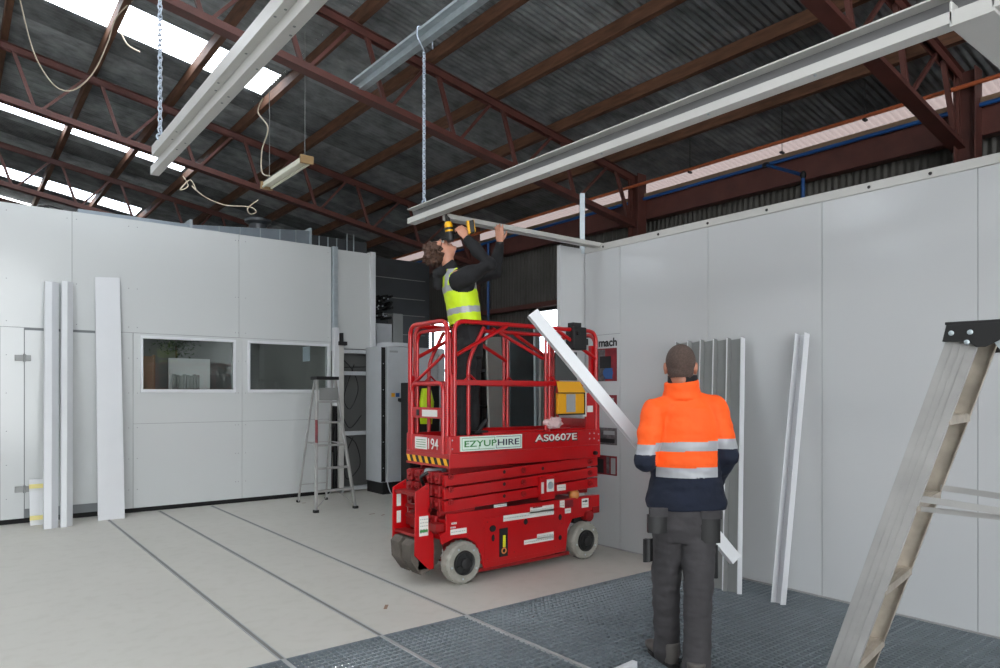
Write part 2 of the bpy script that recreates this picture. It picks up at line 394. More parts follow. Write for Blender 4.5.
# green branch
c = py(176, 346, 12.4); t = thing('potted_plant', 'green leafy plant dimly visible through the left booth window', 'plant', (c.x, c.y, 0))
mb = MB(); mb.loft([(c.x, c.y, .3), (c.x+.02, c.y, 1.2), (c.x, c.y, c.z)], [.02, .015, .008], n=8); mb.build('stem', M_rustp, t)
mb = MB()
for k in range(140):
    p = c+V((random.gauss(0, .15), random.gauss(0, .12), random.gauss(0, .09))); d = V((random.uniform(-1, 1), random.uniform(-1, 1), random.uniform(-.6, .8))).normalized(); o_ = d.orthogonal().normalized()*.018
    mb.add([p-o_, p+d*.05-o_*.2, p+d*.09, p+o_], [(0, 1, 2, 3)])
mb.build('foliage', M_leaf, t)
MB().lathe((c.x, c.y, 0), (0, 0, 1), [(0, .13), (.3, .17), (.31, .15)], 20).build('pot', M_tan, t)
# booth side window
a = px(303, 347, 4.59); b = px(309.5, 361, 4.59)
o = st(MB().box((4.585, min(a.y, b.y), b.z), (4.6, max(a.y, b.y), a.z)).build('window_3', mat('pale_blue_pane', (200, 215, 228), .3)))

# ---------------------------------------------------------------- shed shell
KX = SX
def zb(x): return 3.88+.172*(7.8-x)                     # truss bottom chord
def zt(x): return zb(x)+.64
def zr(x): return zb(x)+.86                             # roof sheet
PX = [7.14, 6.11, 5.13, 4.21, 3.32, 2.40, 1.47, .52, -.42, -1.36, -2.3, -3.24, -4.2, -5.2, -6.2, -7.2]
TY = [-1.5, 2.53, 6.57, 10.4, 14.5, 18.5]
def roof_sheet(x0, x1, y0, y1, nm, m, kind='structure'):
    pitch = .076; amp = .012; n = int((y1-y0)/pitch*6); vs = []; fs = []
    for i in range(n+1):
        y = y0+(y1-y0)*i/n; w = amp*math.sin(2*PI*y/pitch)
        for x in (x0, x1): vs.append((x, y, zr(x)+w))
    for i in range(n): fs.append((2*i, 2*i+2, 2*i+3, 2*i+1))
    mb = MB().add(vs, fs); o = mb.build(nm, m, smooth=True); o['kind'] = kind; return o
SKY = [(.5, 1.25), (4.5, 5.25), (8.55, 9.28), (12.68, 13.35), (16.6, 17.3)]
edges = [-7]+[e for s_ in SKY for e in s_]+[19]
for i in range(0, len(edges), 2): roof_sheet(-9, 3.25, edges[i], edges[i+1], 'ceiling', M_roof)
roof_sheet(3.25, 8.12, -7, 19, 'ceiling', M_roof)
for i, (a, b) in enumerate(SKY): roof_sheet(-9, 3.25, a, b, 'window_%d' % (i+4), M_sky)
roof_sheet(8.12, 9.0, -7, 19, 'window_9', M_eave)
st(MB().box((8.95, -7, 3.7), (9.0, 19, zr(8.95)+.05)).build('wall_light_stop', M_siding))  # added closure beyond the eave; keeps sky light off the roof underside
st(MB().box((SX+.02, -7, 3.66), (9.0, 19, 3.7)).build('ceiling_light_stop', M_siding))  # unseen slab, added to stop light rising onto the eave strip
st(MB().box((SX, -20, -.12), (40, 40, -.02)).build('floor_outside', mat('yard_asphalt', (90, 90, 88), .9)))
# side wall with window openings
def siding():
    pitch = .076; mb = MB()
    holes = [(8.2, 8.95, 2.2, 2.95), (11.2, 13.2, 1.5, 3.05)]
    def seg(y0, y1, z0, z1):
        n = max(2, int((y1-y0)/pitch*6)); vs = []
        for i in range(n+1):
            y = y0+(y1-y0)*i/n; x = SX+.009*math.sin(2*PI*y/pitch); vs += [(x, y, z0), (x, y, z1)]
        mb.add(vs, [(2*i, 2*i+1, 2*i+3, 2*i+2) for i in range(n)])
    y = -7
    for (a, b, z0, z1) in holes: seg(y, a, 0, 4.3); seg(a, b, 0, z0); seg(a, b, z1, 4.3); y = b
    seg(y, 19, 0, 4.3); return mb
st(siding().build('wall_shed_side', M_siding, smooth=True))
for i, (a, b, z0, z1) in enumerate([(8.2, 8.95, 2.2, 2.95), (11.2, 13.2, 1.5, 3.05)]):
    mb = MB(); n = 1 if i == 0 else 4
    for k in range(n+1): yy = a+(b-a)*k/n; mb.box((SX-.03, yy-.02, z0), (SX+.03, yy+.02, z1))
    for z in ((z0, z1) if i == 0 else (z0, (z0*.5+z1*.5), z1)): mb.box((SX-.03, a, z-.02), (SX+.03, b, z+.02))
    o = st(mb.build('window_%d' % (10+i), M_black)); MB().box((SX, a, z0), (SX+.004, b, z1)).build('pane', M_sky, o)
st(MB().prism([(-9, 19, 0), (SX, 19, 0), (SX, 19, zr(SX)-.15), (-9, 19, zr(-9)-.15)], (0, .1, 0)).build('wall_back', M_siding))
st(MB().box((2.5, -7.1, 0), (9, -7, 6.2)).build('wall_front_added', M_siding))  # unseen partial wall, added to narrow the opening and darken the right side
mb = MB()
for z0, z1, hs in ((0, 3.8, []), (3.8, 4.15, [(10.15, 10.8)]), (4.15, 5.15, []), (5.15, 5.6, [(7.5, 8.4)]), (5.6, 5.9, []), (5.9, 6.75, [(7.9, 9.4), (15.8, 17.3)]), (6.75, 7.3, [])):
    y = -7
    for h0, h1 in hs: mb.box((-9.1, y, z0), (-9, h0, z1)); y = h1
    mb.box((-9.1, y, z0), (-9, 19, z1))
st(mb.build('wall_shed_left', M_siding))
for i_, (h0, h1, z0, z1) in enumerate(((10.15, 10.8, 3.8, 4.15), (7.5, 8.4, 5.15, 5.6), (7.9, 9.4, 5.9, 6.75), (15.8, 17.3, 5.9, 6.75))):
    st(MB().box((-9.06, h0, z0), (-9.05, h1, z1)).build('window_%d' % (12+i_), M_sky))
# girts, eave beam, gutter batten
GL = 'shed wall and roof steelwork'
tag(MB().box((SX-.16, -7, 2.98), (SX-.03, 19, 3.06)).build('wall_girt', M_rust, bevel=.004), 'dark horizontal girt across the corrugated side wall behind the raised worker', 'beam')
tag(MB().box((SX-.2, -7, 3.98), (SX-.06, 19, 4.27)).build('eave_beam', M_rust, bevel=.005), 'dark rust-brown eave beam below the pale translucent roof strip', 'beam')
tag(MB().box((SX-.24, -7, 4.27), (SX-.05, 19, 4.33)).build('eave_batten', M_timber), 'weathered timber batten lying along the top of the eave beam', 'beam')
for y, w in ((2.45, 'between the right-hand truss end and the corrugated wall'), (6.5, 'behind the far end of the white right wall top'), (10.4, 'beyond the standing worker, mostly hidden by him')):
    mb = MB(); x = SX-.28; mb.box((x-.09, y-.09, 0), (x+.09, y-.08, 4.6)); mb.box((x-.09, y+.08, 0), (x+.09, y+.09, 4.6)); mb.box((x-.006, y-.09, 0), (x+.006, y+.09, 4.6))
    mb.box((x-.13, y-.13, 0), (x+.13, y+.13, .02)); tag(mb.build('steel_column', M_rust, bevel=.003), 'dark red steel column '+w, 'column')
# trusses
tl = ['above and behind the viewpoint, out of frame', 'crossing the upper right corner above the long white beam', 'running from top centre to the corner of the right wall',
      'crossing the left skylight and passing behind the raised worker', 'far back, just above the top edge of the left wall', 'farthest back near the end wall of the shed']
for i, y in enumerate(TY):
    if i in (0,): continue
    t = thing('roof_truss', 'red-oxide steel roof truss '+tl[i], 'truss', (7.6, y, zb(7.6)), 'sloping roof trusses')
    x0, x1 = -8.8, 7.6
    for s_ in (-1, 1):
        pass
    mb = MB(); mb.bar((x0, y-.035, zb(x0)), (x1, y-.035, zb(x1)), .075, .008, (0, 0, 1)); mb.bar((x0, y+.035, zb(x0)), (x1, y+.035, zb(x1)), .075, .008, (0, 0, 1))
    mb.bar((x0, y, zb(x0)-.042), (x1, y, zb(x1)-.042), .13, .008, (0, 1, 0)); mb.build('bottom_chord', M_rust, t)
    mb = MB(); mb.bar((x0, y-.03, zt(x0)), (x1, y-.03, zt(x1)), .08, .008, (0, 0, 1)); mb.bar((x0, y+.03, zt(x0)), (x1, y+.03, zt(x1)), .08, .008, (0, 0, 1))
    mb.bar((x0, y, zt(x0)+.038), (x1, y, zt(x1)+.038), .12, .008, (0, 1, 0)); mb.build('top_chord', M_rust, t)
    for k, xp in enumerate(PX[:-1]):
        xa, xb = PX[k+1]+.08, xp-.08; xm = PX[k+1]+.34
        MB().bar((xa, y, zt(xa)), (xm-.03, y, zb(xm)), .04, .04, (0, 1, 0)).build('web', M_rust, t)
        MB().bar((xm+.03, y, zb(xm)), (xb, y, zt(xb)), .032, .032, (0, 1, 0)).build('web', M_rust, t)
    MB().bar((x1-.06, y, zb(x1)), (x1-.06, y, zt(x1)), .05, .05, (0, 1, 0)).build('web', M_rust, t)
    MB().bar((7.2, y, zt(7.2)), (7.5, y, zb(7.5)), .04, .04, (0, 1, 0)).build('web', M_rust, t)
nth = ['nearest the eave', 'second from the eave', 'third from the eave', 'fourth from the eave', 'fifth from the eave', 'sixth from the eave', 'seventh from the eave', 'eighth from the eave', 'ninth from the eave',
       'tenth from the eave', 'eleventh from the eave', 'twelfth from the eave', 'thirteenth from the eave', 'fourteenth from the eave']
for k, x in enumerate(PX[:12]):
    mb = MB(); z = zr(x)-.012-.07; mb.box((x-.035, -7, z-.065), (x+.035, 19, z+.065))
    tag(mb.build('roof_purlin', M_rustp), 'rust-brown steel roof purlin, '+nth[k], 'purlin', 'roof purlins')
# conduits along the eave
k = 1.115
tag(MB().cyl((7.45, -7, 1.55+.385*7.45), (7.45, 19, 1.55+.385*7.45), .022, 10).build('conduit_pipe', M_orange_p, smooth='auto'), 'orange-brown conduit rod running below the roof beside the eave', 'pipe')
t = thing('air_pipe', 'blue compressed air pipe along the eave with a drop to the wall', 'pipe', (7.6, 4.5, 4.2))
zbp = 1.55+.356*7.6
MB().cyl((7.6, -7, zbp), (7.6, 19, zbp), .022, 12).build('main_pipe', M_blue, t, smooth='auto')
q = px(766, 165, 7.58); e_ = px(803, 175, 7.3); f_ = V((e_.x, e_.y, 2.4))
MB().loft(bent([q, e_, f_], .05), .02, n=12).build('drop_pipe', M_blue, t, smooth='auto')
MB().ell(q, ((1, 0, 0), (0, 1, 0), (0, 0, 1)), (.035, .05, .035)).build('fitting', M_black, t, smooth=True); MB().ell(e_, ((1, 0, 0), (0, 1, 0), (0, 0, 1)), (.034, .034, .045)).build('fitting', M_black, t, smooth=True)
for u, v in ((690, 170), (782, 150), (865, 117)):
    c = px(u, v, 7.45); mb = MB(); mb.cyl((7.45, c.y, c.z-.03), (7.45, c.y, zr(7.45)), .004, 6)
    mb.box((7.42, c.y-.015, c.z-.04), (7.48, c.y+.015, c.z-.02)); mb.build('hanger', M_black, t)
MB().cyl((7.6, 9.99, 1.0), (7.6, 9.99, zbp), .022, 12).build('drop_pipe', M_blue, t, smooth='auto')

# ================================================================ SUSPENDED BEAMS
def long_beam():
    x0, x1 = 3.25, 3.33; y0, y1 = -.6, 5.48; t = thing('suspended_beam', 'long pale beam hung above the scissor lift, running to the upper right corner', 'beam', (3.29, 5.4, 3.08))
    mb = MB(); mb.box((x0, y0, 3.08), (x1, y1, 3.13)); mb.build('bottom_box', M_whiteb, t, bevel=.002)
    MB().box((x0+.066, y0, 3.13), (x0+.072, y1, 3.205)).build('web', mat('web_shade_grey', (112, 112, 113), .5), t)  # recess shade under the top flange is put into this web colour
    MB().box((x0-.002, y0, 3.205), (x1, y1, 3.213)).build('top_flange', M_whiteb, t)
    mb = MB()
    for y in [5.2, 4.4, 3.6, 3.1, 2.3, 1.7]: mb.lathe((x0+.02, y, 3.08), (0, 0, -1), [(0, .008), (.006, .006)], 8)
    mb.build('screws', M_galv, t)
    return t
long_beam()
def beamA():
    t = thing('suspended_beam', 'broad pale steel beam hung by a chain at the upper left, its open end showing', 'beam', (1.09, 4.9, 3.08))
    # end plate heights follow the same section, laid the other way round
    x0, x1 = 1.02, 1.15; y0 = -.5
    MB().box((1.103, y0, 3.08), (1.158, 5.36, 3.138)).build('bottom_box', M_whiteb, t, bevel=.002)
    MB().box((1.062, y0, 3.138), (1.15, 5.12, 3.144)).build('lower_flange', M_whiteb, t)
    MB().box((1.062, y0, 3.144), (1.068, 5.12, 3.20)).build('web', M_whiteb, t)
    MB().box((1.062, y0, 3.20), (1.12, 5.12, 3.206)).build('top_flange', M_whiteb, t)
    mb = MB()
    for y in [4.7, 4.55, 3.8, 3.7, 3.3, 2.9, 2.82, 2.5]:
        mb.lathe((1.13+.015*random.uniform(-1, 1), y, 3.08), (0, 0, -1), [(0, .007), (.002, .006)], 8)
        mb.lathe((1.085+.01*random.uniform(-1, 1), y, 3.138), (0, 0, -1), [(0, .007), (.002, .006)], 8)
    mb.build('screws', M_seam, t)
beamA()
# cross piece being fixed
mb = channel((3.33, 4.98, 3.075), (5.24, 4.98, 3.075), (0, 1, 0), (0, 0, -1), .09, .04, .004, .015)
tag(mb.build('cross_rail', M_whiteb), 'pale cross rail being fixed between suspended beam and right wall top', 'beam')
# cross beam in the upper right corner
a = px(962, 6, 3.3); yy = a.y
mb = MB(); mb.box((3.25, yy-.13, 3.065), (5.25, yy+.03, 3.085)); mb.box((3.25, yy-.13, 3.085), (5.25, yy-.12, 3.2)); mb.box((3.25, yy+.02, 3.085), (5.25, yy+.03, 3.17))
tag(mb.build('cross_beam', M_whiteb, bevel=.002), 'pale cross beam in the upper right corner joining the long beam', 'beam')
# galvanised channel above
zc = zb(3.3)+.02
t = MB(); t.box((3.235, 1.4, zc+.06), (3.37, 6.60, zc+.065)); t.box((3.30, 1.4, zc), (3.37, 6.60, zc+.06)); t.box((3.235, 1.4, zc+.065), (3.24, 6.6, zc+.085))
tag(t.build('steel_channel', M_galv), 'galvanised steel channel resting on the truss chord, top centre', 'beam')
# upright post at the end of the right wall
c = px(583, 248, 5.17)
tag(channel((5.17, 5.175, 3.0), (5.17, 5.175, 3.63), (.8, -.6, 0), (.6, .8, 0), .05, .03, .003).build('wall_post', M_galv), 'short galvanised upright post at the far end of the right wall', 'post')

def chain(p, z0, z1, name, label, link=.046):
    t = MB(); n = int((z1-z0)/(link*.72)); z = z0
    for i in range(n):
        ax = (1, .3, 0) if i % 2 else (-.3, 1, 0)
        t.ring((p.x, p.y, z), ax, link*.28, .0045, 12, 6, sx=1.9, major=(0, 0, 1)); z += link*.72
    r = thing(name, label, 'chain', (p.x, p.y, z0)); t.build('links', M_zinc, r, smooth=True)
    h = MB(); h.loft(spline([(p.x, p.y, z0), (p.x+.012, p.y-.01, z0-.03), (p.x, p.y, z0-.06), (p.x-.014, p.y+.01, z0-.04)], 5), .006, n=8); h.ring((p.x, p.y, z0-.05), (0, 1, 0), .02, .006, 14, 6)
    h.build('hook', M_zinc, r, smooth=True)
    return r
pB = px(424, 205, 3.30); pB = V((3.29, pB.y, 0))
g = ray(424, 205); s_ = 2.96/g.x; pC = V((3.29, 3.29/g.x*g.y, 0))
r = chain(pC, 3.28, zc-.08, 'hanging_chain', 'long zinc chain carrying the beam end above the raised worker')
top = V((pC.x, pC.y, zc+.1)); 
MB().loft(bent([(3.38, pC.y, zc-.06), (3.38, pC.y, zc+.10), (3.22, pC.y, zc+.10), (3.22, pC.y, zc+.0), (3.29, pC.y, zc-.10)], .03), .006, n=8).build('sling', M_zinc, r, smooth=True)
gA = ray(160, 130); pA = V((1.07, 1.07/gA.x*gA.y, 0))
chain(pA, 3.26, zb(1.07)+.7, 'hanging_chain', 'zinc chain hanging at upper left from the roof to the broad beam')

# batten light
y0, y1 = 7.27, 8.5; xb_ = 3.05; zB = 4.08
t = thing('batten_light', 'white twin-tube fluorescent batten hanging from wires below the roof', 'light', (xb_, 7.9, zB))
MB().box((xb_-.045, y0, zB), (xb_+.045, y1, zB+.05)).build('housing', M_tube, t, bevel=.006)
for s_ in (-1, 1):
    MB().cyl((xb_+s_*.05, y0+.03, zB-.012), (xb_+s_*.05, y1-.03, zB-.012), .014, 12).build('fluorescent_tube', M_tube, t, smooth='auto')
for yy_ in (y0, y1): MB().box((xb_-.075, yy_-.015, zB-.035), (xb_+.075, yy_+.015, zB+.055)).build('end_cap', mat('cap_tan', (150, 122, 84), .6), t, bevel=.004)
for yy_ in (y0+.05, y1-.1): MB().cyl((xb_, yy_, zB+.05), (xb_, yy_, zr(xb_)-.05), .004, 6).build('suspension_wire', M_galvd, t)
# loose cables
def cable(pts, r, label, m=M_cream, name='loose_cable'): return tag(tube(pts, r, 8).build(name, m, smooth=True), label, 'cable')
pp = [(263, 98), (258, 112), (268, 128), (262, 150), (262, 172), (270, 176)]
cable([px(u, v, 2.95) for u, v in pp], .008, 'pale flex dropping beside the hanging batten light')
pp = [(20, 0), (33, 50), (48, 78), (62, 90), (78, 88), (95, 70), (108, 42), (116, 18), (133, 0)]
cable([py(u, v, 8.3) for u, v in pp], .006, 'pale cable looping below the roof in the top left corner')
pp = [(183, 176), (188, 186), (180, 190), (190, 180), (196, 190), (192, 186), (205, 197), (225, 205), (250, 207), (256, 212), (250, 214), (248, 208), (258, 200)]
cable([py(u, v, 10.15) for u, v in pp], .008, 'pale coiled cable sagging above the left wall')
pp = [(121, 33), (128, 45), (140, 52)]
cable([py(u, v, 9.2) for u, v in pp], .009, 'short pale cable end by the top left skylight')

# ================================================================ THINGS LEANING AT THE LEFT
GW = 'white profiles leaning on the left wall'
def leaner(b0, b1, t0, t1, name, label, depth, both=True, hgt=None):
    """folded profile: front face between floor points and wall points, with a return"""
    b0, b1, t0, t1 = map(V, (b0, b1, t0, t1)); n = (b1-b0).cross(t0-b0).normalized()
    if n.y > 0: n = -n
    mb = MB(); mb.prism([b0, b1, t1, t0], -n*.006)
    if depth:
        e = (b1-b0).normalized()
        for (b, t_) in ((b0, t0), (b1, t1)):
            s_ = 1 if b is b0 else -1
            mb.prism([b, b+e*s_*.004, t_+e*s_*.004, t_], -n*depth)
    return tag(mb.build(name, M_white, bevel=.0015), label, 'profile', GW)
def fold(b, t_, w1, w2, ang, label):
    """L/C folded profile with two visible faces"""
    b, t_ = V(b), V(t_); x = V((1, 0, 0)); r = V((math.cos(ang), math.sin(ang), 0)); th = .004
    mb = MB()
    mb.prism([b, b+x*w1, t_+x*w1, t_], (0, th, 0)); mb.prism([b+x*w1, b+x*w1+r*w2, t_+x*w1+r*w2, t_+x*w1], (-th*math.sin(ang), th*math.cos(ang), 0))
    mb.prism([b, b+V((0, .09, 0)), t_+V((0, .09, 0)), t_], (th, 0, 0))
    e = b+x*w1+r*w2; f = t_+x*w1+r*w2
    mb.prism([e, e+V((-.03, .03, 0)), f+V((-.03, .03, 0)), f], (0, th, 0))
    return tag(mb.build('white_profile', M_white, bevel=.001), label, 'profile', GW)
fold((.835, 9.42, 0), (.885, 9.86, 2.88), .075, .10, .75, 'narrow folded white profile on the left wall, left one of the two')
fold((1.0, 9.43, 0), (1.055, 9.86, 2.90), .06, .09, .75, 'narrow folded white profile on the left wall, right one of the two')
leaner((1.41, 9.66, 0), (1.70, 9.66, 0), (1.425, 9.99, 3.0), (1.70, 9.99, 3.02), 'cladding_sheet', 'widest white sheet leaning on the left wall beside the window', .03)
t = thing('short_board', 'short white board with yellow tape at both ends, behind the leaning profiles', 'board', (.8, 9.8, 0))
mb = MB().prism([(.735, 9.80, 0), (.88, 9.80, 0), (.88, 9.95, .52), (.735, 9.95, .52)], (0, .02, .0)); mb.build('board', M_white, t)
for z in (.06, .42): MB().box((.733, 9.78+.288*z, z), (.882, 9.8+.29*z, z+.05)).build('tape', M_tape, t)

# ================================================================ MIDDLE LEFT: post, rack, stepladder, cabinet
t = thing('lift_door_post', 'galvanised and white door post right of the second booth window', 'post', (4.66, WY, 0))
MB().box((4.61, WY-.05, 2.2), (4.69, WY+.06, 3.8)).build('rail', M_galv, t, bevel=.003)
MB().box((4.60, WY-.12, 1.35), (4.68, WY-.03, 2.55)).build('motor_housing', M_white, t, bevel=.004)
MB().box((4.63, WY-.09, .05), (4.66, WY-.0, 1.4)).build('slot', M_black, t)
MB().box((4.68, WY-.11, .05), (4.76, WY-.02, 2.3)).build('upright', M_whiteb, t, bevel=.003)
MB().box((4.66, WY-.15, 2.28), (4.80, WY-.06, 2.34)).build('bracket', M_black, t, bevel=.003)
MB().box((4.70, WY-.15, 2.34), (4.735, WY-.06, 2.47)).build('bracket', M_black, t, bevel=.003)
t = thing('cable_rack', 'dark open service rack with shelves and black cables beside the grey cabinet', 'rack', (5.0, WY, 0))
MB().box((4.78, WY+.25, 0), (5.4, WY+.28, 2.24)).build('back_panel', mat('rack_grey', (92, 93, 92), .6), t)
for z in (.06, .92, 1.86, 2.2): MB().box((4.77, WY-.02, z-.03), (5.3, WY+.05, z+.03)).build('shelf', M_cab, t, bevel=.003)
MB().box((4.77, WY-.02, 0), (4.80, WY+.25, 2.24)).build('side', M_cab, t)
for pts in ([(4.8, 10.1, 2.1), (5.0, 10.1, 1.9), (5.1, 10.12, 1.6), (4.95, 10.1, 1.3), (4.85, 10.1, 1.5), (5.02, 10.1, 2.0)], [(4.85, 10.1, .9), (5.05, 10.1, .75), (5.12, 10.1, .4), (4.9, 10.1, .2), (4.85, 10.1, .5), (5.0, 10.1, .85)],
            [(4.8, 10.1, 1.95), (5.25, 10.1, 1.97)], [(4.82, 10.1, 1.2), (4.95, 10.1, 1.0), (5.15, 10.1, 1.2)]):
    tube(pts, .008).build('cable', M_black, t, smooth=True)
# cabinet
t = thing('electrical_cabinet', 'tall grey electrical cabinet on a black plinth, left of the red lift', 'cabinet', (5.4, 9.7, 0))
MB().box((5.18, 9.46, .0), (6.3, 9.97, .18)).build('plinth', M_black, t, bevel=.004)
MB().box((5.17, 9.50, .18), (6.32, 9.99, 2.27)).build('body', M_cab, t, bevel=.006)
MB().box((6.2, 9.475, .19), (6.32, 9.5, 2.26)).build('door', M_cab, t, bevel=.004)
MB().box((5.175, 9.488, .19), (5.24, 9.4995, 2.25)).build('gap', M_dark, t)
d_ = MB().prism([(5.24, 9.43, .19), (6.18, 9.49, .19), (6.18, 9.49, 2.26), (5.24, 9.43, 2.26)], (0, -.022, 0)).build('door', M_cab, t, bevel=.004)
mb = MB(); mb.box((5.42, 9.40, 1.42), (5.49, 9.425, 1.47)); mb.lathe((5.46, 9.41, 1.44), (0, -1, 0), [(0, .035), (.03, .03)], 12); mb.build('handle', M_black, d_)
MB().box((5.30, 9.405, 1.49), (5.36, 9.42, 1.55)).build('sticker', M_yel, d_); MB().box((5.38, 9.405, 1.49), (5.44, 9.423, 1.55)).build('sticker', M_bluem, d_)
MB().box((5.27, 9.404, 2.17), (5.41, 9.4195, 2.2)).build('name_strip', M_lgrey, d_)
mb = MB()
for z in (.4, .8, 1.2, 1.6, 2.0): mb.lathe((5.205, 9.488, z), (0, -1, 0), [(0, .008), (.01, .006)], 8)
mb.build('catch', M_galv, t)
MB().loft([(5.5, 9.7, 2.27), (5.5, 9.7, 2.33)], [.28, .26], n=20).build('roof_fan', M_cab, t, smooth='auto')
tag(tube([(5.2, 9.4, .3), (5.25, 9.3, .02), (5.5, 9.25, .012), (5.9, 9.3, .012)], .008).build('loose_cable', M_cab, smooth=True), 'thin grey cable trailing on the floor from the grey cabinet', 'cable')
# machine behind
t = thing('machine_enclosure', 'tall dark sheet-metal machine enclosure behind the grey cabinet', 'machine', (6.3, 11.3, 0))
a = py(376, 236, 11); b = py(418, 262, 11)
MB().box((5.7, 11.0, 0), (7.0, 12.3, 3.95)).build('body', M_darksheet, t, bevel=.01)
mb = MB()
for z in (2.6, 2.95, 3.25, 3.6): mb.box((5.75, 10.99, z), (6.9, 11.0, z+.012))
mb.build('panel_seams', M_galvd, t)
MB().box((5.75, 10.72, 2.0), (6.05, 10.98, 2.75)).build('control_box', M_cab, t, bevel=.01)
MB().box((6.12, 10.8, 2.4), (6.32, 10.99, 2.95)).build('control_box', M_galvd, t, bevel=.01)
mb = MB()
for k_ in range(26):
    u = random.uniform(376, 391); v = random.uniform(294, 318); c = py(u, v, 10.72); mb.cyl((c.x, 10.66, c.z), (c.x, 10.99, c.z), .025, 8)
mb.build('valve_cluster', M_black, t)
mb = MB()
for k_ in range(12):
    u = random.uniform(377, 392); v = random.uniform(294, 318); c = py(u, v, 10.64); mb.ell(c, ((1, 0, 0), (0, 1, 0), (0, 0, 1)), (.014, .014, .014), n=8, k=6)
mb.build('fittings', M_galv, t)
# ducts along the top of left wall
t = thing('ventilation_duct', 'galvanised ventilation duct lying along the top of the left wall', 'duct', (3, 10.6, 3.8))
MB().prism([(2.68, 10.45, 3.7), (4.45, 10.45, 3.7), (4.45, 10.45, 4.1), (2.68, 10.45, 3.93)], (0, .3, 0)).build('duct_section', M_duct, t, bevel=.004)
MB().box((1.30, 10.45, 3.75), (2.66, 10.75, 3.93)).build('duct_section', M_duct, t, bevel=.004)
MB().box((2.655, 10.43, 3.7), (2.69, 10.77, 4.0)).build('flange', M_galv, t); MB().box((4.43, 10.43, 3.7), (4.46, 10.77, 4.14)).build('flange', M_galv, t)
mb = MB()
for x in (3.05, 3.35, 3.65, 3.95, 4.2): mb.box((x, 10.44, 3.7), (x+.012, 10.45, 3.93+.095*(x-2.68)))
mb.build('seams', M_galv, t)
t = thing('duct_end', 'dark ribbed duct section behind the top of the corner post', 'duct', (4.9, 10.6, 3.8))
MB().box((4.47, 10.5, 3.7), (5.45, 10.8, 4.05)).build('duct_section', M_darksheet, t)
mb = MB()
for x in (4.6, 4.75, 4.9, 5.08, 5.2): mb.box((x, 10.485, 3.7), (x+.015, 10.5, 4.05+(.1 if x > 5 else 0)))
mb.build('ribs', M_galv, t)
tag(tube([py(u, v, 10.3) for u, v in [(34, 208), (42, 206), (50, 209), (45, 206), (54, 207), (70, 213)]], .012).build('loose_cable', M_black, smooth=True), 'dark cable ends lying on top of the left wall', 'cable')
c = py(258, 224, 10.9); tag(MB().lathe((c.x, c.y, 3.95), (0, 0, 1), [(0, .12), (.22, .14), (.26, .2), (.3, .2), (.33, .05)], 20).build('roof_vent', M_darksheet, smooth='auto'), 'round dark vent cap above the left wall duct', 'vent')

# stepladder in the background
t = thing('step_ladder', 'aluminium stepladder with a black top standing before the booth wall', 'ladder', (4.1, 8.9, 0))
TL, TR = V((3.90, 8.95, 1.73)), V((4.16, 8.95, 1.73)); FL_, FR_ = V((3.72, 8.57, 0)), V((4.28, 8.57, 0)); BL, BR = V((3.88, 9.55, 0)), V((4.30, 9.55, 0))
for a, b in ((TL, FL_), (TR, FR_)): o = MB().bar(b, a, .05, .03, (0, 1, 0)).build('leg', M_alu, t, bevel=.003); MB().box(b-V((.03, .03, 0)), b+V((.03, .03, .035))).build('rubber_foot', M_rubber, o)
for a, b in ((TL, BL), (TR, BR)): o = MB().bar(b, a+V((0, .08, 0)), .032, .022, (0, 1, 0)).build('leg', M_alu, t, bevel=.003); MB().box(b-V((.02, .02, 0)), b+V((.02, .02, .03))).build('rubber_foot', M_rubber, o)
for z in (.26, .55, .85, 1.15, 1.43):
    f = z/1.73; a = FL_.lerp(TL, f); b = FR_.lerp(TR, f); MB().box((a.x, a.y-.02, z-.012), (b.x, a.y+.06, z+.014)).build('step', M_alu, t, bevel=.003)
MB().box((3.87, 8.90, 1.73), (4.20, 9.10, 1.775)).build('top_cap', M_black, t, bevel=.006)
MB().box((3.90, 8.87, 1.45), (4.17, 8.88, 1.62)).build('front_plate', M_galvd, t)
mb = MB()
for z in (.26,): 
    a = FL_.lerp(TL, .15); b = FR_.lerp(TR, .15); mid = (a+b)/2
    mb.bar(FL_.lerp(TL, .03), mid+V((-.03, 0, 0)), .02, .008, (0, 1, 0)); mb.bar(FR_.lerp(TR, .03), mid+V((.03, 0, 0)), .02, .008, (0, 1, 0))
mb.bar(BL.lerp(TL, .15), BR.lerp(TR, .15), .02, .012, (0, 1, 0)); mb.bar(BL.lerp(TL, .5), BR.lerp(TR, .5), .02, .012, (0, 1, 0))
mb.bar(FL_.lerp(TL, .5), BL.lerp(TL, .5), .015, .006, (0, 0, 1)); mb.bar(FR_.lerp(TR, .5), BR.lerp(TR, .5), .015, .006, (0, 0, 1))
mb.build('brace', M_alu, t)
MB().box((3.752, 8.60, .9), (3.758, 8.67, 1.2)).build('red_label', M_mach, t)

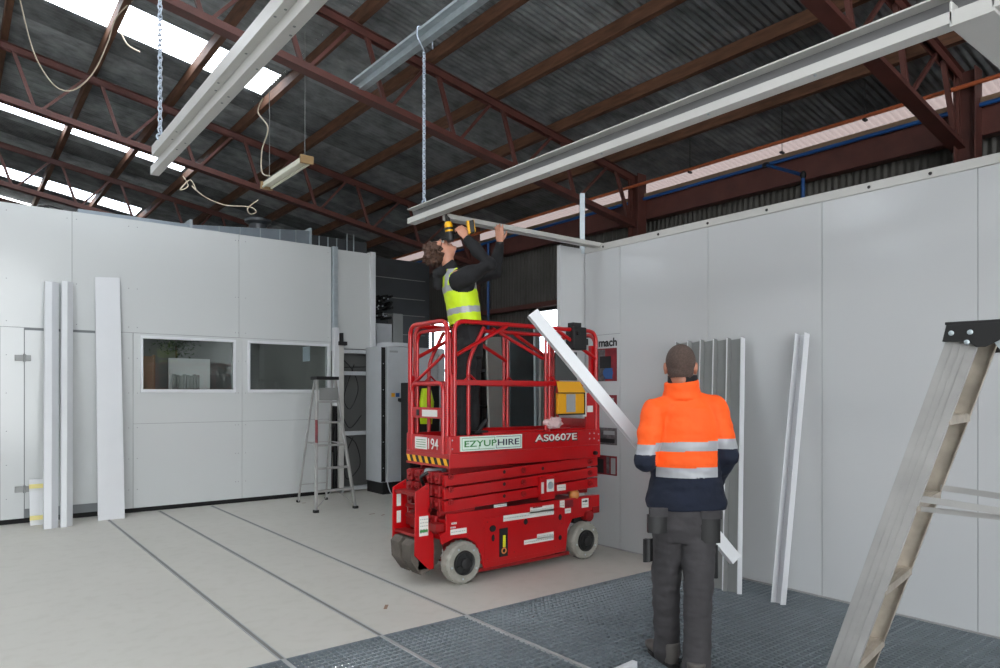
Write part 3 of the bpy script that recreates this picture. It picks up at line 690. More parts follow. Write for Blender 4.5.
# ================================================================ BEHIND THE LIFT: leaning panels
GP = 'panels leaning behind the scissor lift'
def lean_panel(u0, u1, v0, ub0, ub1, y, m, name, label, base=0.0):
    a, b = py(u0, v0, y), py(u1, v0, y); c, d = py(ub0, 432, y), py(ub1, 432, y)
    k_ = (a.z)/(a.z-c.z); p = a.lerp(c, k_); k2 = b.z/(b.z-d.z); q = b.lerp(d, k2); p.y -= .35; q.y -= .35
    mb = MB().prism([p, q, b, a], (0, .04, 0)); return tag(mb.build(name, m, bevel=.003), label, 'panel', GP)
lean_panel(487, 501, 337, 481, 497, 7.2, M_greypan, 'wall_sheet', 'matt grey panel leaning behind the lift, left of the glossy black one')
lean_panel(510, 540, 330, 501, 530, 7.4, M_shiny, 'wall_sheet', 'glossy dark panel leaning behind the lift guardrail')
lean_panel(535, 540, 326, 526, 531, 7.1, M_galv, 'leaning_rail', 'bright metal rail leaning at the edge of the glossy dark panel')
lean_panel(541, 560, 358, 532, 552, 6.8, M_greypan, 'wall_sheet', 'grey panel leaning behind the lift under the document box')
t = thing('rack_frame', 'dark steel stand behind the lift beside the grey cabinet', 'rack', (6.3, 9.3, 0))
for x in (6.35, 7.1): MB().box((x, 9.3, 0), (x+.05, 9.35, 2.6)).build('post', M_black, t)
for z in (.6, 1.3, 1.9): MB().box((6.35, 9.3, z), (7.15, 9.7, z+.04)).build('shelf', M_black, t)
MB().prism([(6.4, 9.31, 1.95), (6.45, 9.31, 1.95), (7.1, 9.31, 2.55), (7.05, 9.31, 2.55)], (0, .03, 0)).build('brace', M_galv, t)
c = py(428, 402, 8.6)+V((0, .05, 0))
mb = MB(); mb.loft([(c.x, c.y, c.z-.32), (c.x+.01, c.y, c.z), (c.x, c.y, c.z+.2)], [(.10, .05), (.12, .07), (.07, .05)], side=(1, 0, 0), n=14)
tag(mb.build('hi_vis_vest', M_vis, smooth=True), 'hi-vis yellow vest hanging behind the lift entry gate', 'vest')
tag(MB().box((c.x-.25, c.y+.03, 0), (c.x+.25, c.y+.3, c.z+.28)).build('tool_trolley', M_black, bevel=.01), 'dark trolley behind the lift entry gate carrying the hi-vis vest', 'trolley')

# display signs on right wall
def sign(z0, z1, y0, y1, label, m, extra=None):
    o = thing('photo_panel', label, 'picture', (WX, (y0+y1)/2, z0), 'machine pictures on the right wall')
    MB().box((WX-.004, y0, z0), (WX, y1, z1)).build('print', m, o)
    return o
o = sign(1.669, 2.0, 4.723, 5.08, 'topmost machine photo panel beneath the mach lettering', M_mach)
mb = MB(); mb.box((WX-.006, 4.78, 1.69), (WX-.004, 4.9, 1.8), M_bluem); mb.box((WX-.007, 4.8, 1.8), (WX-.004, 4.95, 1.92), M_lblack); mb.ell((WX-.006, 4.84, 1.75), ((1, 0, 0), (0, 1, 0), (0, 0, 1)), (.004, .07, .05), M_bluem)
mb.box((WX-.006, 4.88, 1.67), (WX-.004, 4.97, 1.99), M_photo); mb.build('image', None, o)
o = sign(1.42, 1.53, 4.723, 5.08, 'thin upper machine photo strip beside the carried profile', M_mach)
mb = MB(); mb.box((WX-.006, 4.76, 1.43), (WX-.004, 4.84, 1.5), M_lgrey); mb.box((WX-.006, 4.87, 1.43), (WX-.004, 4.95, 1.52), M_photo); mb.build('image', None, o)
o = sign(1.03, 1.20, 4.723, 5.08, 'machine photo strip above the lowest picture', M_photo)
mb = MB(); mb.box((WX-.006, 4.75, 1.05), (WX-.004, 4.95, 1.09), M_lblack); mb.box((WX-.006, 4.75, 1.13), (WX-.004, 4.9, 1.17), M_lgrey); mb.build('image', None, o)
o = sign(.726, .92, 4.723, 5.08, 'lowest machine photo panel beside the red lift', M_mach)
mb = MB(); mb.box((WX-.006, 4.74, .74), (WX-.004, 4.8, .9), M_lgrey); mb.box((WX-.006, 4.82, .74), (WX-.004, 4.86, .91), M_photo); mb.box((WX-.006, 4.9, .74), (WX-.004, 5.0, .88), M_lblack); mb.build('image', None, o)
o = thing('wall_lettering', 'bold black lettering mach on the white right wall', 'sign', (WX, 4.83, 2.05))
text('mach', .245, .085, (WX-.003, 4.845, 2.06), (0, -1, 0), (0, 0, 1), M_lblack, 'letters', o, .002, .025)
# ================================================================ RIGHT: leaning channels
GC = 'grey channels stacked on the right wall'
for k_ in range(5):                                     # upright edge to edge against the wall
    y0 = 3.93-k_*.132; lean_y = -.20
    top = V((5.15, y0-.066, 2.0)); bot = V((4.79, y0-.066+lean_y, 0))
    mb = channel(bot, top, (0, 1, 0), (-1, 0, -.1), .128, .055, .004)
    col = M_galvd
    w_ = ['leftmost of the row of five', 'second from left of the row of five', 'middle one of the row of five', 'fourth from left of the row of five', 'rightmost of the row of five'][k_]
    o = mb.build('steel_channel', col); tag(o, 'grey channel on the right wall, '+w_, 'channel', GC)
    d = (top-bot).normalized()
    e = MB(); n_ = d.cross(V((0, 1, 0))).normalized(); n_ = n_ if n_.x < 0 else -n_
    for s_ in ((-1, 1) if k_ == 0 else (-1,)): e.obox((top+bot)/2+V((0, s_*.0645, 0))+n_*.0565, (d, V((0, 1, 0)), n_), ((top-bot).length/2, .0035, .0035))
    if k_ == 4: e.obox((top+bot)/2+V((0, -.0665, 0))+n_*.03, (d, V((0, 1, 0)), n_), ((top-bot).length/2, .0015, .028))
    e.build('flange_edge', M_white, o)
mb = channel((4.80, 2.755, .0), (5.16, 2.765, 2.0), (.12, 1, 0), (-1, -.25, 0), .085, .06, .004)
tag(mb.build('white_channel', M_white), 'white channel leaning alone on the right wall left of the foreground ladder', 'channel')

# carried channel
cb = pd(737, 560, 4.28); ct = pd(533, 312, 4.4)
mb = channel(cb, ct, (.65, -.2, .62), (.45, 1, .25), .074, .044, .004)
tag(mb.build('carried_channel', M_white), 'long white channel carried diagonally by the worker in the orange jacket', 'channel')
a = pf(622, 666); b = pf(634, 662.5)
tag(MB().bar(pf(635, 664, .02), pf(590, 684, .02), .04, .035, (0, 0, 1)).build('short_bar', M_white, bevel=.003), 'end of a white bar lying on the grating at the bottom edge', 'bar')

# ================================================================ FOREGROUND LADDER
def fore_ladder():
    t = thing('step_ladder', 'large aluminium stepladder in the right foreground, cut by the frame', 'ladder', (*pd(870, 668, 2.6).xy, 0))
    # local axes: along A plane (a), step direction (s)
    s = (RT*.67+FW*.74).normalized(); a = (RT*.90-FW*.44); a = (a-s*a.dot(s)).normalized()
    T0 = pd(966, 331, 2.28); zT = T0.z                    # head of the near front rail
    dn = (-a*.302-UP*.953).normalized()
    L_ = (zT)/.953; wd = a*.953-UP*.302                   # across the rail web
    W = .40
    for k_ in (0, 1):
        c0 = T0+s*W*k_; c1 = c0+dn*L_
        mb = MB(); mb.bar(c0, c1, .088, .003, wd); n = s*(1 if k_ == 0 else -1)
        for e in (-1, 1): mb.obox((c0+c1)/2+wd*e*.0435+n*.012, (dn, wd, s), (L_/2, .0015, .012))
        for e in (-.02, .0, .02): mb.obox((c0+c1)/2+wd*e-n*.002, (dn, wd, s), (L_/2, .0012, .0012))
        rl = mb.build('front_rail', M_alu if k_ == 0 else M_alud, t)
        MB().bar(c1-dn*.03, c1+dn*.002, .094, .03, wd).build('rubber_foot', M_rubber, rl)
    # steps
    z = .20; i = 0
    for zz in (1.47, 1.172, .865, .56, .26):
        k_ = (zT-zz)/.953; c = T0+dn*k_
        mb = MB(); mb.obox(c+s*W/2, (a, s, UP), (.044, W/2-.002, .002)); mb.obox(c+s*W/2-a*.043-UP*.013, (a, s, UP), (.0015, W/2-.002, .013)); mb.obox(c+s*W/2+a*.043-UP*.013, (a, s, UP), (.0015, W/2-.002, .013))
        for e in range(-3, 4): mb.obox(c+s*W/2+a*e*.012+UP*.0025, (a, s, UP), (.0015, W/2-.01, .0012))
        mb.build('step', M_alud, t)
    # rear legs
    R0 = T0+a*.10; up2 = (a*.36-UP*.93).normalized()
    for k_ in (0, 1):
        c0 = R0+s*W*k_; c1 = c0+up2*(zT/.93)
        lg = MB().bar(c0, c1, .036, .018, a*.93+UP*.36).build('rear_leg', M_alu, t, bevel=.002)
        MB().bar(c1-up2*.03, c1, .04, .028, a).build('rubber_foot', M_rubber, lg)
        pl = MB().prism([c0-a*.06+UP*.01-s*.008, c0+a*.05+UP*.01-s*.008, c0+a*.09-UP*.13-s*.008, c0+a*.045-UP*.14-s*.008], -s*.002).build('side_plate', M_galv, t)
        if k_ == 0: MB().lathe(c0+a*.062-UP*.125-s*.01, -s, [(0, .009), (.01, .007)], 10).build('rivet', M_galv, pl)
    # black head
    mb = MB(); c = T0-UP*.0; e0 = -s*.014
    prof = [(-.052, .022), (.30, .022), (.30, -.03), (.10, -.03), (.075, -.045), (.055, -.055), (.03, -.055), (.01, -.035), (-.064, -.033)]
    poly = [c+a*x+UP*y+e0 for x, y in prof]; mb.prism(poly, -s*.006)
    poly = [c+a*x+UP*y+s*(W+.012) for x, y in prof]; mb.prism(poly, s*.006)
    mb.obox(c+a*.122+UP*.026+s*W/2, (a, s, UP), (.178, W/2+.02, .005))
    hd = mb.build('top_cap', M_black, t, bevel=.002)
    mb = MB()
    for x, y in ((-.038, -.006), (.014, -.006), (.005, -.038), (.11, -.008), (.2, -.006)):
        mb.lathe(c+a*x+UP*y-s*.02, -s, [(0, .0085), (.003, .008), (.005, .004)], 12)
    mb.build('rivets', M_galv, hd, smooth='auto')
    # spreader bars
    p = T0+dn*((zT-1.19)/.953)+a*.04; q = R0+up2*((zT-1.155)/.93)
    for k_ in (0, 1):
        off = s*W*k_+(s*.016 if k_ == 0 else -s*.016)
        MB().bar(p+off, p.lerp(q, 1.0)+off, .022, .004, UP).build('spreader', M_alu, t)
    p2 = p-UP*.04
    o = MB().bar(p2+s*.05, p2+a*.42+s*.05-UP*.005, .018, .004, UP).build('spreader', M_alu, t)
    MB().lathe(p2+a*.41+s*.045, -s, [(0, .007), (.006, .005)], 10).build('rivet', M_galv, o)
fore_ladder()

# ================================================================ SCISSOR LIFT
NY, FY = 4.626, 5.29                                     # near and far sides
def lift():
    L = thing('scissor_lift', 'red scissor lift with guardrails standing on the pale floor', 'scissor lift', (4.0, 4.95, 0))
    # chassis
    poly = [(3.12, .578), (4.88, .578), (4.88, .44), (4.75, .44), (4.74, .40), (4.52, .385), (4.46, .30), (4.44, .10), (3.50, .085), (3.47, .20), (3.41, .31), (3.32, .365), (3.2, .375), (3.08, .34), (3.06, .42), (3.12, .44)]
    mb = MB()
    for y in (NY+.03, FY-.05): mb.prism([(x, y, z) for x, z in poly], (0, .02, 0))
    mb.box((3.48, NY+.05, .12), (4.42, FY-.05, .5)); mb.box((3.12, NY+.13, .36), (4.86, FY-.13, .52)); mb.box((3.12, NY+.05, .50), (3.5, FY-.05, .53))
    mb.box((3.30, NY+.05, .556), (4.86, NY+.10, .576))
    mb.build('chassis', M_red, L, bevel=.004)
    MB().box((3.10, NY+.16, .40), (3.3, FY-.1, .55)).build('drive_motor', M_redd, L, bevel=.01)
    # door panel on the side
    d = MB().prism([(x, NY+.03, z) for x, z in [(3.50, .13), (4.42, .13), (4.42, .50), (4.3, .52), (3.50, .50)]], (0, -.006, 0)).build('side_cover', M_red, L, bevel=.002)
    MB().box((3.655, NY+.018, .16), (3.745, NY+.0235, .40)).build('recess', M_dark, d)
    h = MB().box((3.69, NY+.012, .24), (3.715, NY+.018, .34), mat('release_yellow', (210, 210, 40), .5)); h.ring((3.70, NY+.014, .21), (0, 1, 0), .022, .006, 16, 6, mat('release_orange', (200, 120, 60), .5)); h.build('release_handle', None, d)
    for x, z, a_, b_ in ((3.585, .41, .035, .028), (3.95, .425, .022, .026), (3.59, .33, .016, .03), (4.36, .42, .02, .028), (4.36, .235, .02, .022)):
        MB().ell((x, NY+.023, z), ((1, 0, 0), (0, 1, 0), (0, 0, 1)), (a_, .006, b_), n=20).build('opening', M_dark, d, smooth=True)
    mb = MB()
    for x, z in ((3.86, .43), (3.53, .16), (3.53, .47), (4.3, .16), (4.38, .36), (3.82, .18)): mb.lathe((x, NY+.024, z), (0, -1, 0), [(0, .007), (.004, .005)], 8)
    mb.build('bolts', M_redd, d)
    # pothole guards and skid
    mb = MB(); mb.box((3.42, NY+.05, .055), (4.5, NY+.09, .085)); mb.box((3.9, NY+.06, .08), (4.3, NY+.1, .12)); mb.box((3.42, FY-.09, .055), (4.5, FY-.05, .085)); mb.build('pothole_guard', M_redd, L, bevel=.003)
    # wheel arch flange, steering housing
    MB().loft([(4.72, NY+.0, .395), (4.72, NY+.14, .395)], .05, n=20).build('steer_plate', M_redd, L)
    MB().box((4.58, NY+.07, .33), (4.80, NY+.20, .42)).build('steer_yoke', M_black, L, bevel=.004)
    MB().box((4.78, NY+.02, .41), (4.87, NY+.08, .47)).build('tie_bracket', M_redd, L, bevel=.004)
    # wheels
    for x in (3.275, 4.665):
        for y, s_ in ((NY-.012, 1), (FY+.012, -1)):
            R_ = .172; w = .115; ax = (0, s_, 0)
            prof = [(0, .105), (0, .150), (.012, .165), (.03, R_), (w-.03, R_), (w-.012, .165), (w, .15), (w, .1)]
            if True:
                tw = MB().lathe((x, y, R_), ax, [(.012, .10)]+prof[1:], 40); 
            wl = tw.build('wheel', M_tyre, L, smooth='auto')
            mb = MB()
            for j in range(22):
                a_ = 2*PI*j/22; c_ = V((x+math.cos(a_)*(R_-.004), y+s_*w*.5, R_+math.sin(a_)*(R_-.004))); rd = V((math.cos(a_), 0, math.sin(a_)))
                mb.obox(c_, (rd, V((0, 1, 0)), rd.cross(V((0, 1, 0)))), (.0052, w*.38, .009))
            mb.build('tread', M_tyre, wl, bevel=.002)
            MB().lathe((x, y-s_*.002, R_), ax, [(0, .045), (.0, .05), (.004, .085), (-.004, .098), (.03, .104)], 32).build('hub', M_hub, wl, smooth='auto')
            mb = MB(); mb.lathe((x, y-s_*.001, R_), (0, -s_, 0), [(0, .045), (.02, .043), (.03, .02)], 20)
            for j in range(6): a_ = 2*PI*j/6+.3; mb.lathe((x+.068*math.cos(a_), y+s_*.004, R_+.068*math.sin(a_)), (0, -s_, 0), [(0, .007), (.014, .006)], 6)
            mb.build('hub_bolts', M_hub, wl, smooth='auto')
            mb = MB()
            for j in range(5): a_ = 2*PI*j/5+.8; mb.lathe((x+.128*math.cos(a_), y+.001*s_, R_+.128*math.sin(a_)), (0, -s_, 0), [(0, .009), (.004, .007)], 8)
            mb.build('rim_dots', M_galv, wl)
    # entry step frame at the front end
    SA, SB = 4.79, 5.16
    sp = [(3.045, .82), (2.915, .76), (2.91, .25), (3.045, .12), (3.09, .12), (3.09, .40), (3.06, .44)]
    for y in (SA, SB-.012): fr = MB().prism([(x, y, z) for x, z in sp], (0, .012, 0)).build('step_side_plate', M_red, L, bevel=.003)
    for z, w in ((.73, .10), (.40, .11)): MB().box((2.93, SA+.01, z-.012), (2.93+w, SB-.01, z+.012)).build('step', M_redd, L, bevel=.003)
    mb = MB()
    for z in (.52, .60): mb.cyl((3.05, SA, z), (3.05, SB, z), .018, 10)
    mb.box((3.04, NY+.06, .44), (3.12, FY-.06, .50)); mb.build('cross_tube', M_redd, fr, smooth='auto')
    wt = [(2.89, .20), (2.88, .33), (2.92, .37), (3.07, .37), (3.07, .11), (2.98, .08)]
    mb = MB(); mb.prism([(x, SA+.02, z) for x, z in wt], (0, .14, 0)); mb.prism([(x, SA+.20, z) for x, z in wt], (0, .14, 0)); mb.box((2.95, SA+.02, .12), (3.07, SB-.02, .28))
    mb.build('counterweight', M_cw, L, bevel=.005)
    for y in (SA, SB-.012): MB().lathe((3.02, y-.001, .78), (0, -1, 0), [(0, .012), (.006, .01)], 12).build('bolt', M_redd, fr)
    # decals on step plates
    def plate(x0, x1, z0, z1, y, m=M_label, par=L, nm='decal', lines=2):
        o = MB().box((x0, y-.0015, z0), (x1, y, z1)).build(nm, m, par)
        mb = MB(); h = (z1-z0)
        for j in range(lines):
            z = z0+h*(j+1)/(lines+1); x = x0+.008
            while x < x1-.012:
                w = random.uniform(.006, .02); mb.box((x, y-.0022, z-.003), (min(x+w, x1-.006), y-.0015, z+.003)); x += w+.006
        mb.build('print', M_lgrey, o); return o
    yp = SA-.001
    plate(2.95, 3.035, .40, .56, yp, lines=5); MB().box((2.955, yp-.003, .43), (3.03, yp-.0015, .45)).build('green_band', M_green, L)
    for z0, z1 in ((.60, .70), (.46, .56)): MB().box((2.95, SB-.014, z0), (2.99, SB-.012, z1)).build('decal', M_label, L)
    y = NY+.0235
    plate(3.70, 4.28, .455, .505, y, lines=1); plate(4.0, 4.28, .49, .545, y, lines=1)
    MB().box((4.03, y-.003, .535), (4.14, y-.002, .545)).build('red_band', M_mach, L)
    plate(3.93, 4.28, .225, .265, y, lines=1); plate(4.08, 4.28, .255, .30, y, lines=1)
    yq = NY+.029
    plate(4.36, 4.42, .50, .57, yq); plate(4.42, 4.50, .445, .49, yq, lines=1); MB().box((4.43, yq-.002, .50), (4.53, yq, .565)).build('decal', M_mach, L)
    plate(4.64, 4.73, .475, .56, yq, lines=2); MB().prism([(4.65, yq-.003, .54), (4.69, yq-.003, .54), (4.69, yq-.003, .55), (4.715, yq-.003, .535), (4.69, yq-.003, .52), (4.69, yq-.003, .53), (4.65, yq-.003, .53)], (0, .001, 0)).build('arrow', M_lblack, L)
    plate(3.16, 3.32, .405, .45, yq, lines=1); plate(3.16, 3.21, .46, .472, yq, lines=1); plate(3.17, 3.22, .49, .505, yq, lines=1)
    # scissor stack
    zl = [.61, .712, .816, .92]
    for k_ in range(3):
        for y, s_ in ((NY+.035, 1), (FY-.075, -1)):
            a_, b_ = V((3.17, y+.02, zl[k_]+.03)), V((4.80, y+.02, zl[k_]+.085)); d_ = (b_-a_).normalized()
            MB().bar(a_-d_*.06, b_+d_*.06, .088, .04, UP).build('scissor_arm', M_red, L, bevel=.004)
            a2, b2 = V((3.2, y+.02+s_*.075, zl[k_]+.085)), V((4.80, y+.02+s_*.075, zl[k_]+.03))
            MB().bar(a2, b2, .088, .035, UP).build('scissor_arm', M_redd, L, bevel=.004)
    for k_ in range(3):
        for x, z in ((3.165, zl[k_]+.062), (3.93, zl[k_]+.06), (4.75, zl[k_]+.085)):
            mb = MB(); mb.cyl((x, NY+.03, z), (x, FY-.03, z), .016, 12); mb.lathe((x, NY+.035, z), (0, -1, 0), [(0, .026), (.012, .026), (.014, .016), (.03, .014)], 16); mb.build('pivot_pin', M_redd, L, smooth='auto')
        mb = MB()
        for x in (3.72, 4.16): mb.lathe((x, NY+.035, zl[k_]+.06), (0, -1, 0), [(0, .016), (.002, .014)], 12)
        mb.build('grommet', M_dark, L)
    # end blocks visible at the open end
    for k_ in range(3):
        for y in (NY+.12, NY+.24, FY-.24, FY-.12):
            mb = MB(); mb.box((3.09, y-.03, zl[k_]-.005), (3.20, y+.03, zl[k_]+.088)); mb.lathe((3.09, y, zl[k_]+.04), (-1, 0, 0), [(0, .02), (.02, .016)], 12); mb.build('arm_end', M_redd, L, bevel=.006)
    for z in (.66, .77, .87):
        mb = MB(); mb.cyl((3.13, NY+.06, z), (3.13, FY-.06, z), .024, 12); mb.build('cross_pin', M_redd, L, smooth='auto')
    tube([(3.07, NY+.22, .90), (3.02, NY+.25, .86), (3.06, NY+.27, .78), (3.02, NY+.26, .7), (3.07, NY+.28, .6)], .014).build('hydraulic_hose', M_black, L, smooth=True)
    MB().cyl((3.1, NY+.30, .895), (3.3, NY+.30, .90), .03, 12, M_galv).build('hydraulic_cylinder', None, L, smooth='auto')
    MB().cyl((3.08, NY+.08, .585), (3.42, NY+.08, .585), .028, 12).build('slide_tube', M_redd, L, smooth='auto')
    mb = MB(); mb.box((4.10, NY-.005, .60), (4.27, NY+.03, .80)); bx = mb.build('service_box', M_red, L, bevel=.003)
    MB().box((4.17, NY-.009, .67), (4.255, NY-.005, .78)).build('gauge_plate', M_label, bx); MB().lathe((4.212, NY-.009, .725), (0, -1, 0), [(0, .034), (.008, .03)], 20).build('gauge', M_galv, bx)
    MB().box((4.105, NY-.008, .66), (4.135, NY-.005, .76)).build('decal', M_label, bx)
    plate(4.33, 4.44, .66, .715, NY+.034, lines=1); plate(3.6, 3.74, .583, .607, NY+.028, lines=1)
    MB().ell((4.58, NY+.07, .60), ((1, 0, 0), (0, 1, 0), (0, 0, 1)), (.055, .05, .055)).build('beacon', mat('amber', (190, 120, 60), .3), L, smooth=True)
    # platform
    z0, z1 = .943, 1.20; x0, x1 = 3.127, 4.86
    MB().box((x0+.01, NY+.03, 1.0), (x1-.01, FY-.03, 1.025)).build('deck', M_redd, L)
    mb = MB()
    for y, s_ in ((NY, 1), (FY, -1)):
        mb.box((x0, min(y, y+s_*.02), z0), (x1, max(y, y+s_*.02), 1.06)); mb.box((x0, min(y+s_*.004, y+s_*.03), 1.06), (x1, max(y+s_*.004, y+s_*.03), 1.205))
    mb.box((x1-.02, NY, z0), (x1, FY, 1.205)); mb.box((x0, NY, z0), (x0+.02, FY, 1.055)); 
    mb.box((x0+.01, NY, 1.055), (x0+.03, NY+.12, 1.20)); mb.box((x0+.01, FY-.12, 1.055), (x0+.03, FY, 1.20))
    mb.box((3.5, NY+.05, 1.16), (x1, NY+.09, 1.225)); mb.box((3.5, FY-.09, 1.16), (x1, FY-.05, 1.225))
    mb.build('platform', M_red, L, bevel=.004)
    mb = MB()
    for x, z in ((3.16, 1.10), (3.16, 1.17), (4.72, 1.12), (4.78, 1.12), (4.72, 1.17), (4.78, 1.17), (4.84, 1.1), (4.84, 1.16)): mb.lathe((x, NY+.004, z), (0, -1, 0), [(0, .008), (.005, .006)], 8)
    mb.build('bolts', M_galv, L)
    mb = MB(); mb.lathe((4.78, NY, .985), (0, -1, 0), [(0, .02), (.03, .018)], 12); mb.build('lug', M_black, L)
    # hazard stripe
    mb = MB(); X_ = x0-.002; za, zb_ = .965, 1.02; n = 7; w = (FY-NY)/n
    mb.box((X_, NY, za), (x0, FY, zb_), M_lblack)
    for j in range(n):
        y_ = NY+w*j+.01; mb.prism([(X_-.001, y_, za), (X_-.001, y_+w*.5, za), (X_-.001, y_+w*.5+.03, zb_), (X_-.001, y_+.03, zb_)], (.001, 0, 0), M_hazy)
    mb.build('hazard_stripe', None, L)
    # end gate
    gx = x0+.005; y0_, y1_ = 4.715, 5.20
    g = MB().loft(bent([(gx, y0_, 1.06), (gx, y0_, 1.63), (gx, y1_, 1.63), (gx, y1_, 1.06)], .07), .019, n=10).build('entry_gate', M_red, L, smooth='auto')
    MB().box((gx-.012, y0_, 1.34), (gx+.006, y1_, 1.43)).build('gate_bar', M_red, g, bevel=.003)
    MB().box((gx-.015, y0_+.07, 1.355), (gx-.012, y0_+.30, 1.41)).build('gate_label', M_label, g)
    MB().box((gx-.016, y0_+.35, 1.36), (gx-.012, y0_+.39, 1.41)).build('latch', M_black, g)
    kp = MB().box((gx-.012, y0_-.02, 1.055), (gx+.004, y1_+.02, 1.20)).build('kick_plate', M_red, g, bevel=.003)
    MB().box((gx-.014, 4.94, 1.08), (gx-.012, 5.13, 1.18)).build('decal', M_label, kp)
    mb = MB()
    for j in range(4): mb.box((gx-.015, 4.96, 1.095+j*.02), (gx-.014, 5.11, 1.1+j*.02))
    mb.build('print', M_green, kp)
    text('194', .15, .09, (gx-.0145, 4.845, 1.13), (0, -1, 0), (0, 0, 1), M_label, 'fleet_number', kp, .002, .005)
    # side lettering board
    b_ = MB().box((3.235, NY-.004, 1.075), (3.885, NY+.004, 1.195)).build('name_board', M_signwh, L)
    yb = NY-.0055
    text('EZYUP', .33, .052, (3.44, yb, 1.135), (1, 0, 0), (0, 0, 1), M_green, 'lettering', b_, .0015, .012)
    text('HIRE', .235, .052, (3.735, yb, 1.135), (1, 0, 0), (0, 0, 1), M_navyt, 'lettering', b_, .0015, .012)
    def outl(xa, xb2, za_, zb2, m, gap):
        mb = MB(); 
        for s in ((xa, za_, xb2, za_+.004), (xa, zb2-.004, xb2, zb2)): mb.box((s[0], yb, s[1]), (s[2], yb+.001, s[3]))
        if gap: mb.box((xa, yb, za_), (xa+.004, yb+.001, zb2))
        else: mb.box((xb2-.004, yb, za_), (xb2, yb+.001, zb2))
        return mb.build('outline', m, b_)
    outl(3.25, 3.585, 1.086, 1.184, M_green, True); outl(3.60, 3.872, 1.086, 1.184, M_navyt, False)
    MB().box((3.42, yb, 1.086), (3.425, yb+.001, 1.12)).build('outline', M_green, b_); MB().box((3.583, yb, 1.15), (3.588, yb+.001, 1.184)).build('outline', M_green, b_); MB().box((3.60, yb, 1.086), (3.604, yb+.001, 1.12)).build('outline', M_navyt, b_)
    text('AS0607E', .53, .078, (4.297, NY+.0025, 1.149), (1, 0, 0), (0, 0, 1), M_lblack, 'model_shadow', L, .0015, .03)
    text('AS0607E', .51, .062, (4.293, NY-.0015, 1.152), (1, 0, 0), (0, 0, 1), M_label, 'model_lettering', L, .0015, .02)
    # guardrails
    r = .0195; zt_ = 2.135; ny, fy = NY+.03, FY-.03
    def rail(pts, rr=r, bend=.10, nm='guardrail', par=L): return MB().loft(bent(pts, bend), rr, n=12).build(nm, M_red, par, smooth='auto')
    rail([(3.20, ny, 1.06), (3.20, ny, zt_), (4.83, ny, zt_), (4.83, ny, 1.19)])
    rail([(3.20, fy, 1.06), (3.20, fy, zt_), (4.83, fy, zt_), (4.83, fy, 1.19)])
    rail([(3.14, ny+.015, 1.06), (3.14, ny+.015, zt_), (3.14, fy-.015, zt_), (3.14, fy-.015, 1.06)])
    rail([(4.86, ny+.04, 1.2), (4.86, ny+.04, zt_-.03), (4.86, fy-.04, zt_-.03), (4.86, fy-.04, 1.2)])
    rail([(3.19, ny+.05, 1.2), (3.19, ny+.05, zt_-.06), (3.19, fy-.05, zt_-.06), (3.19, fy-.05, 1.2)], .016)
    for y in (ny, fy):
        for z in (1.635,): MB().box((3.20, y-.012, z-.022), (4.83, y+.012, z+.022)).build('mid_rail', M_red, L, bevel=.004)
        rail([(3.22, y, 1.86), (3.74, y, 2.12)], .017); rail([(4.33, y, 2.12), (4.82, y, 1.88)], .017)
        rail([(3.36, y+.03, 1.2), (3.36, y+.03, 1.82), (3.52, y+.03, 2.10)], .017, .1)
        MB().box((3.15, y-.022, 1.05), (3.185, y+.022, 1.7)).build('post', M_red, L, bevel=.004)
        rail([(3.185, y+.0, 1.2), (3.17, y+.0, 1.60)], .015)
        rail([(4.26, y+.03, 1.2), (4.26, y+.03, 2.09)], .017); rail([(4.215, y+.03, 1.2), (4.215, y+.03, 2.09)], .014)
        rail([(3.3, y+.005, 1.65), (3.36, y+.005, 1.70), (3.42, y+.005, 1.65)], .008, .01); rail([(4.2, y+.005, 1.65), (4.26, y+.005, 1.70), (4.32, y+.005, 1.65)], .008, .01)
    rail([(3.72, fy, 2.10), (4.22, fy, 1.86)], .017); rail([(3.16, ny+.1, 1.86), (3.16, fy-.02, 1.62)], .014); rail([(3.62, ny+.05, 2.10), (4.2, ny+.05, 1.86)], .015)
    pn = MB().box((4.69, ny-.012, 1.2), (4.87, ny+.014, 1.55)).build('corner_panel', M_red, L, bevel=.004)
    MB().box((4.70, ny-.015, 1.37), (4.775, ny-.012, 1.43)).build('decal', M_label, pn)
    MB().box((4.845, ny-.01, 1.2), (4.87, fy+.01, 1.30)).build('end_toe', M_red, L, bevel=.003)
    MB().box((4.79, ny+.02, 1.3), (4.88, ny+.06, 2.0)).build('corner_panel', M_red, L, bevel=.003)
    # document box
    dbx = MB().box((4.29, ny-.06, 1.36), (4.62, ny-.018, 1.55)).build('document_box', M_yel, L, bevel=.008)
    MB().prism([(4.285, ny-.062, 1.56), (4.625, ny-.062, 1.56), (4.60, ny-.02, 1.655), (4.30, ny-.02, 1.655)], (0, -.006, -.006)).build('lid', M_yel, dbx, bevel=.003)
    mb = MB(); mb.box((4.284, ny-.064, 1.35), (4.626, ny-.058, 1.362)); mb.box((4.284, ny-.064, 1.545), (4.626, ny-.058, 1.556)); mb.box((4.614, ny-.064, 1.35), (4.626, ny-.058, 1.55)); mb.build('trim', M_black, dbx)
    MB().box((4.385, ny-.063, 1.375), (4.50, ny-.0605, 1.54)).build('document', M_lgrey, dbx)
    MB().box((4.64, ny-.02, 1.33), (4.685, ny-.015, 1.56)).build('document_tag', M_label, L)
    # control box, dark plate
    cbx = MB().box((4.49, ny-.05, 1.95), (4.66, ny+.06, 2.16)).build('control_box', M_black, L, bevel=.01)
    mb = MB(); mb.box((4.50, ny-.04, 2.16), (4.60, ny+.04, 2.20)); mb.box((4.66, ny-.02, 2.0), (4.71, ny+.02, 2.06)); mb.cyl((4.54, ny, 2.1), (4.54, ny-.07, 2.1), .02, 10); mb.build('knob', M_black, cbx, bevel=.003)
